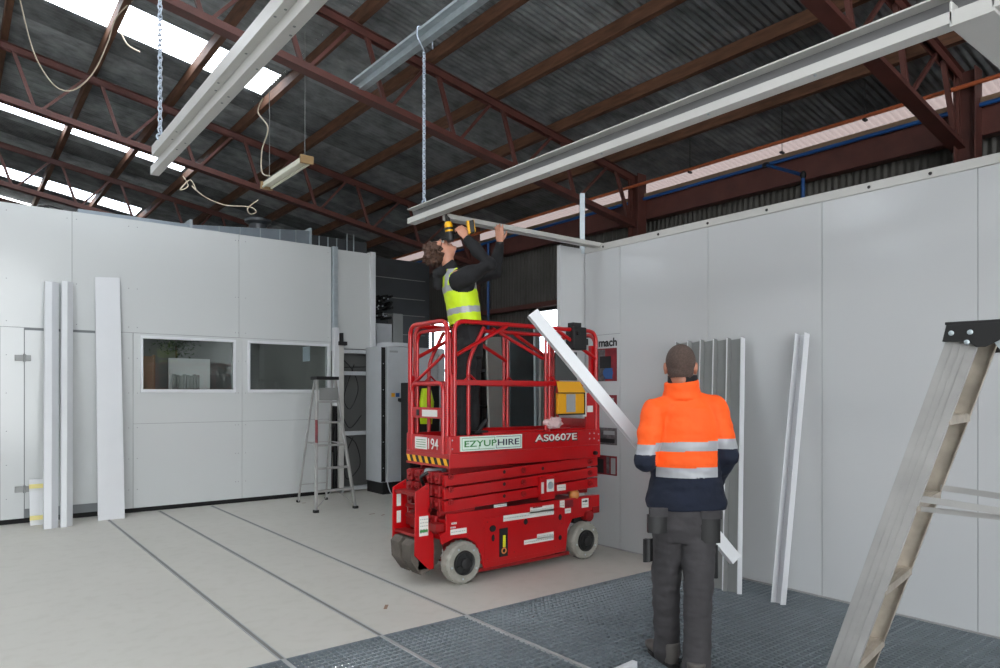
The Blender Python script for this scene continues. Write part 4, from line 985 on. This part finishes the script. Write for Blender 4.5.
    MB().box((4.33, ny+.02, 1.665), (4.60, ny+.03, 1.93)).build('dark_plate', mat('plate_dark', (64, 66, 66), .6), L)
    # joystick unit and pedal
    mb = MB(); mb.box((3.42, NY+.05, 1.215), (3.56, NY+.13, 1.235)); mb.cyl((3.48, NY+.09, 1.23), (3.55, NY+.09, 1.30), .018, 10); mb.ell((3.56, NY+.09, 1.31), ((1, 0, 1), (0, 1, 0), (-1, 0, 1)), (.03, .02, .02)); mb.build('latch_handle', M_black, L, smooth='auto')
    return L
lift()
# bag on the toe board
def blob(c, r, amp, sc, name, m, label, cat):
    mb = MB().ell(c, ((1, 0, 0), (0, 1, 0), (0, 0, 1)), r, n=40, k=26)
    for v in mb.v:
        d = v-V(c); n_ = noise.noise(v*sc)+.5*noise.noise(v*sc*2.3); v += d*amp*n_
        if v.z < c[2]-r[2]*.8: v.z = c[2]-r[2]*.8
    return tag(mb.build(name, m, smooth=True), label, cat)
blob((4.30, NY+.05, 1.28), (.10, .05, .062), .5, 17, 'plastic_bag', M_bag, 'crumpled pale pink plastic bag lying on the platform edge of the lift', 'bag')
# ================================================================ PEOPLE
def fuse(mb, name, parent, voxel, mats, fn=None, smooth=4, wr=0, wsc=14, drop=None, solid=0, sfac=.5, wstretch=(1, 1, 1)):
    """closed overlapping shells -> one continuous surface; fn(world position, normal) picks the material"""
    me = bpy.data.meshes.new('t'); me.from_pydata([tuple(p) for p in mb.v], [], mb.f)
    bm = bmesh.new(); bm.from_mesh(me); bmesh.ops.recalc_face_normals(bm, faces=bm.faces); bm.to_mesh(me); bm.free()
    o = bpy.data.objects.new('t', me); C.objects.link(o)
    r = o.modifiers.new('r', 'REMESH'); r.mode = 'VOXEL'; r.voxel_size = voxel; r.adaptivity = 0
    s = o.modifiers.new('s', 'SMOOTH'); s.factor = sfac; s.iterations = smooth
    bpy.context.view_layer.update()
    m2 = bpy.data.meshes.new_from_object(o.evaluated_get(bpy.context.evaluated_depsgraph_get()))
    bpy.data.objects.remove(o); off = parent_loc(parent)
    if wr:
        nr = [v.normal.copy() for v in m2.vertices]
        for v, n_ in zip(m2.vertices, nr):
            p = V((v.co.x*wstretch[0], v.co.y*wstretch[1], v.co.z*wstretch[2]))*wsc
            a = noise.noise(p)+.5*noise.noise(p*2.1+V((3, 1, 7)))
            v.co += n_*a*wr
    m2.materials.clear()
    for m in mats: m2.materials.append(m)
    if fn:
        for p in m2.polygons: p.material_index = fn(p.center, p.normal)
    if drop:
        bm = bmesh.new(); bm.from_mesh(m2); bm.faces.ensure_lookup_table()
        bmesh.ops.delete(bm, geom=[f for f in bm.faces if drop(f.calc_center_median(), f.normal)], context='FACES'); bm.to_mesh(m2); bm.free()
    for v in m2.vertices: v.co -= off
    m2.polygons.foreach_set('use_smooth', [True]*len(m2.polygons)); m2.update()
    q = bpy.data.objects.new(name, m2); C.objects.link(q); q.parent = parent
    if solid: sm = q.modifiers.new('solid', 'SOLIDIFY'); sm.thickness = solid; sm.offset = 1
    return q
def head(mb, c, f, u, sc=1.0):
    f = V(f).normalized(); u = V(u); u = (u-f*u.dot(f)).normalized(); s = f.cross(u); A = (s, f, u)
    def e(df, du, ds, r): mb.ell(c+(f*df+u*du+s*ds)*sc, A, [x*sc for x in r], n=20, k=14)
    e(-.012, .03, 0, (.075, .095, .09)); e(.012, -.02, 0, (.066, .078, .095)); e(.028, -.055, 0, (.052, .062, .062)); e(.062, -.098, 0, (.024, .026, .02))
    e(.088, .035, 0, (.045, .012, .012)); e(.092, .0, 0, (.011, .016, .022)); e(.104, -.022, 0, (.013, .016, .013)); e(.097, -.02, .012, (.009, .01, .009)); e(.097, -.02, -.012, (.009, .01, .009))
    e(.084, -.055, 0, (.024, .014, .006)); e(.083, -.067, 0, (.021, .013, .008))
    for k in (-1, 1):
        e(-.006, -.008, k*.078, (.008, .019, .031)); e(-.014, .004, k*.083, (.006, .016, .024)); e(.004, -.01, k*.074, (.01, .01, .016)); e(.06, -.02, k*.04, (.022, .02, .02))
    return f, u, s
def eyes(c, f, u, s, parent):
    for k in (-1, 1):
        p = c+f*.083+u*.012+s*k*.032; o = MB().ell(p, (s, f, u), (.0125, .0125, .0125), n=14, k=10).build('eye', M_label, parent, smooth=True)
        MB().ell(p+f*.009, (s, f, u), (.0055, .005, .0055), n=10, k=8).build('iris', M_black, o, smooth=True)
        MB().ell(c+f*.094+u*.036+s*k*.032, (s, f, u), (.018, .005, .004), n=12, k=8).build('eyebrow', M_hair, parent, smooth=True)
def hand(mb, w, d, n, side, curl, thumb=(.5, .8, .3), sc=1.0, index=None):
    """w wrist, d wrist->knuckles, n out of the palm, side towards the thumb"""
    d = V(d).normalized(); n = V(n); n = (n-d*n.dot(d)).normalized(); sd = d.cross(n)
    if sd.dot(V(side)) < 0: sd = -sd
    w = V(w)
    mb.loft([w-d*.02, w+d*.01, w+d*.05*sc, w+d*.09*sc], [(.027, .02), (.03, .019), (.041*sc, .0165*sc), (.041*sc, .0135*sc)], side=sd, n=14)
    for k, (o, L_) in enumerate(((.031, .070), (.0105, .079), (-.0105, .073), (-.030, .057))):
        p = w+d*.088*sc+sd*o*sc; c = curl if not (index is not None and k == 0) else index; a = 0; pts = [p-d*.015]
        pts.append(p)
        for j, fr in enumerate((.45, .30, .25)):
            a += math.radians(c*(.8, 1.1, .8)[j]); q = pts[-1]+(d*math.cos(a)+n*math.sin(a)+sd*(o*1.2))*L_*fr*sc*1.0; pts.append(q)
        mb.limb(pts, [.0095, .0095, .009, .0082, .0072], n=10)
    t0 = w+d*.025+sd*.03; td = (d*thumb[0]+sd*thumb[1]+n*thumb[2]).normalized(); t2 = (td+d*.5+n*.25).normalized()
    mb.limb([t0-sd*.01, t0+td*.035, t0+td*.035+t2*.03, t0+td*.035+t2*.052], [.013, .0115, .010, .008], n=10)

# ---------------- worker in the orange jacket
def worker2():
    g0 = pf(688, 668); W = thing('person', 'worker seen from behind in orange hi-vis jacket, carrying a white channel', 'person', (*pd(688, 600, 3.88).xy, 0))
    F2 = (FW*math.cos(.27)+RT*math.sin(.27)).normalized(); R2 = F2.cross(UP).normalized()
    hc = pd(680.5, 368, 3.88)
    # body
    mb = MB(); ff, uu, ss = head(mb, hc, F2-UP*.12-R2*.04, UP+F2*.1, 1.05)
    sh = [pd(654, 412, 3.88), pd(714, 407, 3.88)]; el = [pd(646, 461, 3.84), pd(727, 455, 3.84)]
    # hands hold the channel
    along = (ct-cb).normalized()
    hl = cb.lerp(ct, .44); hr = cb.lerp(ct, .20)
    wl = hl-F2*.12+R2*.01+UP*.01; wr = hr-F2*.11+R2*.04+UP*.05
    mb.limb([hc-UP*.06-F2*.015, pd(682, 392, 3.9), pd(683, 404, 3.89)], [.056, .056, .065])
    pel = pd(685, 515, 3.9)
    mb.loft([pd(683, 400, 3.89), pd(683, 425, 3.9), pd(684, 470, 3.9), pd(685, 500, 3.9), pd(685, 530, 3.9)], [(.10, .05), (.13, .075), (.13, .08), (.14, .085), (.14, .09)], side=R2, n=20)
    for k in (0, 1):
        mb.limb([sh[k], el[k], (wl, wr)[k]], [.045, .036, .024])
    hip = [pd(668, 522, 3.91), pd(701, 522, 3.88)]; kn = [pd(666, 590, 3.97), pd(698, 598, 3.78)]; an = [pd(667, 649, 4.02), pd(696, 672, 3.72)]
    for k in (0, 1): mb.limb([hip[k], kn[k], an[k]], [.075, .05, .035])
    hand(mb, wl, (F2+UP*.25), (along*.3-UP*.1+R2*.3), -R2, 40, (.5, .6, .6)); hand(mb, wr, (F2-UP*.1), (-R2*.6-UP*.3), UP, 45)
    fuse(mb, 'body', W, .0055, [M_skin2], smooth=3)
    eyes(hc, ff, uu, ss, W)
    # hair
    hb = MB(); hb.ell(hc+(-ff*.014+uu*.033)*1.05, (ss, ff, uu), (.0815, .1025, .0965), n=28, k=20); hb.ell(hc-ff*.03-uu*.02, (ss, ff, uu), (.071, .068, .066), n=24, k=16)
    fuse(hb, 'hair', W, .005, [M_buzz], smooth=3, drop=lambda c, n: ((c-hc).dot(uu) < .0 and (c-hc).dot(ff) > .0) or (c-hc).dot(uu) < -.062 or ((c-hc).dot(ff) > .055 and (c-hc).dot(uu) < .07) or (abs((c-hc).dot(ss)) > .052 and (c-hc).dot(uu) < .01 and (c-hc).dot(ff) > -.025))
    # jacket
    jb = MB()
    rows = [(393, .075, .055), (400, .125, .072), (409, .168, .092), (425, .194, .112), (450, .192, .122), (475, .190, .12), (487, .205, .128), (500, .222, .138), (508, .215, .135)]
    jb.loft([pd(683.5+(v-400)*.022, v, 3.90) for v, a, b in rows], [(a, b) for v, a, b in rows], side=R2, n=36)
    jb.loft([pd(681, 381, 3.885), pd(681.5, 388, 3.89), pd(682, 396, 3.90)], [(.092, .078), (.096, .08), (.11, .085)], side=R2, n=24)
    jb.limb([sh[0]+UP*.0, sh[0].lerp(el[0], .5), el[0], el[0].lerp(wl, .45), wl-(wl-el[0]).normalized()*.03], [.073, .070, .064, .055, .04], n=20)
    jb.limb([sh[1]+UP*.0, sh[1].lerp(el[1], .5), el[1], el[1].lerp(wr, .45), wr-(wr-el[1]).normalized()*.03], [.075, .070, .064, .055, .04], n=20)
    jb.limb([pd(679, 403, 3.9), pd(666, 407, 3.9), sh[0]], [.062, .066, .07]); jb.limb([pd(684, 402, 3.9), pd(700, 404, 3.9), sh[1]], [.062, .066, .07])
    cen = pd(684, 450, 3.9)
    def jf(c, n):
        r = c-CAM; dep = r.dot(FW); v = HOR-FOC*r.z/dep; u = 500+FOC*r.dot(RT)/dep
        x = (c-cen).dot(R2); fwd = (c-cen).dot(F2)
        z = c.z
        if (x > .178 or x < -(.178 if z > 1.33 else .148)) and z > 1.0 and z < 1.46 and (fwd < .3):      # sleeves
            zz = z+.0
            e_ = el[0] if x < 0 else el[1]; tband = .075
            if zz < e_.z+.035: return 2
            if zz < e_.z+.035+.058: return 1
            return 0
        if fwd > .16 and z < 1.3: return 2
        t_ = x*.03
        if z > 1.283+t_: return 0
        if z > 1.232+t_: return 1
        if z > 1.143+t_*.5: return 0
        if z > 1.088+t_*.5: return 1
        return 2
    fuse(jb, 'jacket', W, .0055, [M_orng, M_silv, M_navy], jf, smooth=4, wr=.007, wsc=9, wstretch=(1, 1, 1.7))
    MB().loft([pd(682.5, 375.5, 3.885), pd(682.5, 386, 3.89)], [(.080, .073), (.082, .072)], side=R2, n=24).build('inner_collar', M_hood, W, smooth='auto')
    # trousers
    tb = MB()
    tb.loft([pd(685, 500, 3.9), pd(685, 512, 3.9), pd(684.5, 526, 3.9), pd(684.5, 540, 3.9)], [(.175, .12), (.188, .13), (.19, .13), (.17, .115)], side=R2, n=30)
    for k in (0, 1):
        h_, n_, a_ = hip[k], kn[k], an[k]; inn = R2*(.012 if k == 0 else -.012)
        tb.limb([h_+inn, h_.lerp(n_, .35)+inn, h_.lerp(n_, .7), n_, n_.lerp(a_, .35), n_.lerp(a_, .75), a_-UP*.01], [.098, .095, .084, .078, .074, .074, .077], n=22)
    fuse(tb, 'trousers', W, .0055, [M_trou], smooth=4, wr=.006, wsc=8, wstretch=(1, 1, 2.4))
    trw = [o for o in W.children if o.name.startswith('trousers')][0]
    def patch(u0, u1, v0, v1, dep, m, nm, th=.008, dd=0.0, tilt=0):
        a, b, c_, d_ = pd(u0, v0+tilt, dep), pd(u1, v0, dep+dd), pd(u1, v1, dep+dd), pd(u0, v1+tilt*.5, dep)
        n = (b-a).cross(c_-a).normalized(); n = n if n.dot(F2) < 0 else -n
        mb = MB(); N = 8; vs = []; fs = []
        for i in range(N+1):
            for j in range(N+1):
                s_, t_ = i/N, j/N; p = a.lerp(b, s_).lerp(d_.lerp(c_, s_), t_); bul = .012*(1-(2*s_-1)**2); vs.append(p+n*bul); 
        nb = len(vs)
        vs2 = [p-n*.03 for p in vs]
        idx = lambda i, j: i*(N+1)+j
        for i in range(N):
            for j in range(N): fs.append((idx(i, j), idx(i+1, j), idx(i+1, j+1), idx(i, j+1))); fs.append(tuple(nb+k_ for k_ in (idx(i, j), idx(i, j+1), idx(i+1, j+1), idx(i+1, j))))
        brd = [idx(i, 0) for i in range(N+1)]+[idx(N, j) for j in range(1, N+1)]+[idx(i, N) for i in range(N-1, -1, -1)]+[idx(0, j) for j in range(N-1, 0, -1)]
        for i in range(len(brd)): p, q = brd[i], brd[(i+1) % len(brd)]; fs.append((p, nb+p, nb+q, q))
        return mb.add(vs+vs2, fs).build(nm, m, trw, smooth='auto')
    patch(648, 667, 515, 533, 3.815, M_black, 'holster_pocket'); patch(701, 720.5, 517, 543, 3.768, M_black, 'holster_pocket')
    patch(650, 668, 508, 517, 3.805, M_trou, 'pocket_flap'); patch(701, 722, 511, 519, 3.76, M_trou, 'pocket_flap')
    patch(643, 650, 539, 562, 3.86, M_black, 'side_pocket', dd=-.03); patch(711, 718, 545, 578, 3.84, M_black, 'side_pocket', dd=.02)
    # boots
    for k in (0, 1):
        a_ = an[k]; gz = V((a_.x, a_.y, 0)); dr = (FW*.96-RT*.24).normalized() if k == 0 else (F2).normalized()
        sd_ = dr.cross(UP)
        heel = gz-dr*.055
        b = MB(); b.loft([heel+UP*.015, heel+UP*.055, heel+dr*.01+UP*.13], [(.04, .04), (.042, .045), (.05, .05)], side=sd_, n=18)
        b.loft([heel-dr*.02+UP*.045, heel+dr*.06+UP*.05, heel+dr*.15+UP*.045, heel+dr*.24+UP*.04, heel+dr*.29+UP*.034], [(.035, .035), (.042, .045), (.047, .038), (.046, .032), (.028, .02)], side=sd_, n=18)
        b.limb([gz+UP*.07, gz+UP*.15], [.052, .056])
        bo = fuse(b, 'boot', W, .006, [M_boot], smooth=3)
        pol = [heel+dr*x+sd_*y for x, y in ((-.045, -.025), (-.03, -.038), (.06, -.042), (.15, -.05), (.22, -.042), (.262, -.015), (.262, .015), (.22, .042), (.15, .05), (.06, .042), (-.03, .038), (-.045, .025))]
        MB().prism([p+UP*.002 for p in pol], UP*.022).build('sole', M_rubber, bo, bevel=.003)
worker2()

# ---------------- worker drilling overhead on the lift
def worker1():
    D0 = 5.98; base = pd(468, 454, D0); W = thing('person', 'worker on the lift in black hoodie and yellow vest, drilling overhead', 'person', (base.x, base.y, 1.025))
    f = (RT*1.0+FW*.12).normalized(); s = f.cross(UP).normalized()      # s: his right, towards the camera
    if s.dot(FW) > 0: s = -s
    hc = pd(441, 252, 5.97); fn_ = (UP*.95+f*.30).normalized(); cu = (-f*.95+UP*.30).normalized()
    mb = MB(); ff, uu, ss = head(mb, hc, fn_, cu)
    sh = [pd(459, 281, 5.83), pd(461, 280, 6.16)]; el = [pd(489, 264, 5.74), pd(494, 272, 6.24)]; wr = [pd(466, 238, 5.80), pd(500, 243, 6.16)]
    nk = pd(453, 276, 5.99)
    mb.limb([hc-cu*.05-fn_*.01, nk.lerp(hc, .45)+f*.01, nk], [.057, .056, .065])
    mb.loft([pd(457, 273, 5.99), pd(460, 290, 5.99), pd(465, 320, 5.99), pd(468, 335, 5.99), pd(469, 352, 5.99)], [(.10, .15), (.10, .16), (.09, .145), (.095, .15), (.10, .15)], side=f, n=20)
    for k in (0, 1): mb.limb([sh[k], el[k], wr[k]], [.045, .036, .025])
    hip = [pd(466, 348, 5.90), pd(471, 348, 6.08)]; kn = [pd(464, 400, 5.88), pd(471, 400, 6.10)]
    an = [V((*pd(464, 447, 5.88).xy, 1.11)), V((*pd(474, 447, 6.10).xy, 1.11))]
    for k in (0, 1): mb.limb([hip[k], kn[k], an[k]], [.075, .05, .035])
    hand(mb, wr[0], (pd(458, 225, 5.80)-wr[0]), FW-f*.4, f, 50, (.7, .5, .5))
    hand(mb, wr[1], (UP*1.0-f*.05), (-f*.3-FW*.9), f, 14, (.6, .6, .3), index=4)
    fuse(mb, 'body', W, .0055, [M_skin], smooth=3); eyes(hc, ff, uu, ss, W)
    # hair: tousled
    hb = MB(); hb.ell(hc+cu*.04-fn_*.025, (ss, fn_, cu), (.088, .10, .098), n=24, k=16); rnd = random.Random(3)
    for i in range(120):
        d = V((rnd.gauss(0, 1), rnd.gauss(0, 1), rnd.gauss(0, 1))).normalized()
        if d.dot(fn_) > .55: continue
        if d.dot(cu) < -.45: continue
        p = hc+cu*.045-fn_*.02+d*.095; t_ = (d.orthogonal()*rnd.uniform(-1, 1)+d*.1-UP*.2).normalized()
        hb.limb([p-d*.02, p+t_*.02+d*.006, p+t_*.038+d*rnd.uniform(-.004, .02)], [.014, .011, .006], n=8)
    fuse(hb, 'hair', W, .0055, [M_hair], smooth=1, wr=.006, wsc=60, drop=lambda c, n: (c-hc).dot(fn_) > .078 or ((c-hc).dot(cu) < .052 and (c-hc).dot(fn_) > .035) or (c-hc).dot(cu) < -.06)
    # glasses
    g = MB()
    for k in (-1, 1):
        g.ring(hc+fn_*.108+cu*.012+ss*k*.034, fn_, .024, .0028, 20, 6, sx=1.2, major=ss); g.cyl(hc+fn_*.104+cu*.016+ss*k*.063, hc-fn_*.004+cu*.012+ss*k*.084, .003, 6)
    g.cyl(hc+fn_*.108+cu*.014-ss*.012, hc+fn_*.108+cu*.014+ss*.012, .003, 6); g.build('glasses', M_black, W, smooth='auto')
    # hoodie
    jb = MB()
    rows = [(271, 457, .085, .11), (277, 458.5, .115, .17), (288, 461, .13, .20), (305, 464, .128, .19), (322, 467, .122, .18), (335, 469, .128, .185), (345, 470, .125, .18)]
    jb.loft([pd(u, v, 5.99) for v, u, a, b in rows], [(a, b) for v, u, a, b in rows], side=f, n=30)
    for k in (0, 1):
        jb.limb([sh[k], sh[k].lerp(el[k], .5), el[k], el[k].lerp(wr[k], .5), wr[k]-(wr[k]-el[k]).normalized()*.03], [.088, .074, .066, .056, .043], n=20)
    # hood bunched behind the neck
    hp = [nk-f*.10+s*.07+UP*.02, nk-f*.13+UP*.01, nk-f*.10-s*.07+UP*.02]
    jb.limb(hp, [.045, .05, .045]); jb.loft([nk-UP*.03, nk.lerp(hc, .35)-fn_*.01, nk.lerp(hc, .56)-fn_*.02], [.088, .084, .077], n=18); jb.limb([nk-f*.02+s*.085, nk+f*.05+s*.05], [.045, .035]); jb.limb([nk-f*.02-s*.085, nk+f*.05-s*.05], [.045, .035])
    jb.limb([nk-f*.11+UP*.0, nk-f*.13-UP*.08], [.06, .045])
    fuse(jb, 'hoodie', W, .006, [M_hood], smooth=4, wr=.010, wsc=9)
    # vest shell
    vb = MB()
    rows = [(268.5, 456, .10, .12), (275, 457.5, .135, .165), (286, 460, .148, .215), (305, 463, .146, .207), (320, 465.5, .142, .2), (327, 466.5, .144, .2)]
    vb.loft([pd(u, v, 5.99) for v, u, a, b in rows], [(a, b) for v, u, a, b in rows], side=f, n=40)
    cen = pd(463, 300, 5.99); zt1 = pd(460, 289, 5.99).z; zt2 = pd(464, 312, 5.99).z; zbot = pd(466, 326.5, 5.99).z; ztop = pd(456, 270, 5.99).z
    def vf(c, n):
        tl = (c-cen).dot(f)*.12
        if abs(c.z-zt1-tl) < .026 or abs(c.z-zt2-tl) < .026: return 1
        a = abs((c-cen).dot(s))
        if c.z > zt1 and .085 < a < .135: return 1
        return 0
    def vd(c, n):
        r = c-cen; x = r.dot(f); y = r.dot(s)
        if c.z < zbot+.004 or c.z > ztop-.012: return True
        if n.dot(f) > .15 and abs(y) < .10 and x > .02 and c.z < ztop: return True
        for e_ in sh:                                     # arm holes
            q = c-e_-f*.03
            if q.length < .115: return True
        return False
    fuse(vb, 'hi_vis_vest', W, .006, [M_vis, M_silv], vf, smooth=3, wr=.007, wsc=10, drop=vd, solid=.004)
    # trousers
    tb = MB(); tb.loft([pd(468, 336, 5.99), pd(468.5, 346, 5.99), pd(469, 358, 5.99)], [(.12, .165), (.125, .18), (.12, .17)], side=f, n=26)
    for k in (0, 1):
        h_, n_, a_ = hip[k], kn[k], an[k]; tb.limb([h_, h_.lerp(n_, .5), n_, n_.lerp(a_, .5), a_], [.1, .088, .072, .068, .066], n=20)
    fuse(tb, 'trousers', W, .007, [M_btrou], smooth=4, wr=.008, wsc=8, wstretch=(1, 1, 2))
    for k in (0, 1):
        a_ = an[k]; gz = V((a_.x, a_.y, 1.027)); b = MB()
        b.loft([gz-f*.085+UP*.045, gz+UP*.055, gz+f*.1+UP*.045, gz+f*.175+UP*.034], [(.035, .035), (.044, .05), (.047, .038), (.03, .02)], side=s, n=18); b.limb([gz+UP*.07, gz+UP*.14], [.05, .052])
        bo = fuse(b, 'boot', W, .007, [M_boot], smooth=3)
        MB().prism([gz+f*x+s*y for x, y in ((-.10, -.03), (.06, -.042), (.15, -.045), (.2, -.02), (.2, .02), (.15, .045), (.06, .042), (-.10, .03))], UP*.02).build('sole', M_rubber, bo, bevel=.003)
    # wrist band on the raised far hand
    MB().loft([wr[1]-UP*.012, wr[1]+UP*.006], [(.034, .03), (.033, .029)], side=f, n=16).build('wrist_band', M_black, W, smooth='auto')
    return W
worker1()
# drill
def drill():
    D_ = 5.86; top = pd(446, 214.5, D_); mid = pd(448, 222, D_); bot = pd(449.5, 241, D_); ax = (top-bot).normalized()
    t = thing('cordless_drill', 'yellow and black cordless drill held overhead against the beam', 'drill', bot)
    MB().loft([mid-ax*.02, mid+ax*.03, top-ax*.015, top], [.024, .021, .013, .010], n=16).build('chuck', M_black, t, smooth='auto')
    MB().loft([mid+ax*.0, mid-ax*.02, mid-ax*.055, mid-ax*.085], [.024, .034, .036, .034], n=18).build('gear_housing', M_dy, t, smooth='auto')
    MB().loft([mid-ax*.05, mid-ax*.07], [.038, .038], n=18).build('collar', M_black, t, smooth='auto')
    MB().loft([mid-ax*.085, mid-ax*.15, bot, bot-ax*.01], [.034, .036, .032, .018], n=18).build('motor_housing', M_black, t, smooth='auto')
    h0 = mid-ax*.09; h1 = pd(472, 227, 5.90); hd = (h1-h0).normalized()
    MB().loft([h0, h0.lerp(h1, .3), h0.lerp(h1, .8)], [(.024, .018), (.02, .016), (.022, .018)], n=14).build('handle', M_black, t, smooth='auto')
    o2 = hd.cross(ax).normalized()
    MB().obox(h1-hd*.035, (hd, ax, o2), (.012, .055, .034)).build('battery_foot', M_dy, t, bevel=.006)
    b = MB().obox(h1-hd*.005, (hd, ax, o2), (.022, .052, .033)).build('battery', M_black, t, bevel=.006)
    MB().obox(h1+hd*.014, (hd, ax, o2), (.008, .05, .030)).build('battery_band', M_dy, b, bevel=.004)
    MB().obox(h1-hd*.01+ax*.0-o2*.034, (hd, ax, o2), (.012, .03, .002)).build('battery_label', M_dy, b)
drill()
# floor scraps
for (u, v, w_) in ((386, 607, .05), (304, 503, .03), (372, 514, .04), (383, 515, .03)):
    p = pf(u, v, .001); a_ = random.uniform(0, 3)
    tag(MB().obox(p+UP*.001, ((math.cos(a_), math.sin(a_), 0), (-math.sin(a_), math.cos(a_), 0), (0, 0, 1)), (w_, .012, .001)).build('floor_scrap', M_tan),
        {386: 'thin brown offcut lying on the pale floor before the lift', 304: 'small dark scrap beneath the background stepladder', 372: 'left-hand of two scraps on the floor left of the lift steps', 383: 'right-hand of two scraps on the floor left of the lift steps'}[u], 'scrap')

# ================================================================ LIGHT, CAMERA
w = bpy.data.worlds.new('sky'); bpy.context.scene.world = w; w.use_nodes = True
bg = w.node_tree.nodes['Background']; bg.inputs[0].default_value = (.95, .98, 1.0, 1); bg.inputs[1].default_value = 6.0
cam = bpy.data.cameras.new('camera'); co = bpy.data.objects.new('camera', cam); C.objects.link(co)
cam.sensor_width = 36; cam.lens = FOC*36/1000; cam.shift_y = (HOR-334)/1000; cam.clip_start = .05
co.location = CAM; co.rotation_euler = (PI/2, 0, -YAW)
bpy.context.scene.camera = co
sc_ = bpy.context.scene; sc_.view_settings.view_transform = 'Standard'; sc_.view_settings.look = 'None'; sc_.view_settings.gamma = 1; sc_.view_settings.use_curve_mapping = False; sc_.view_settings.exposure = 0.32
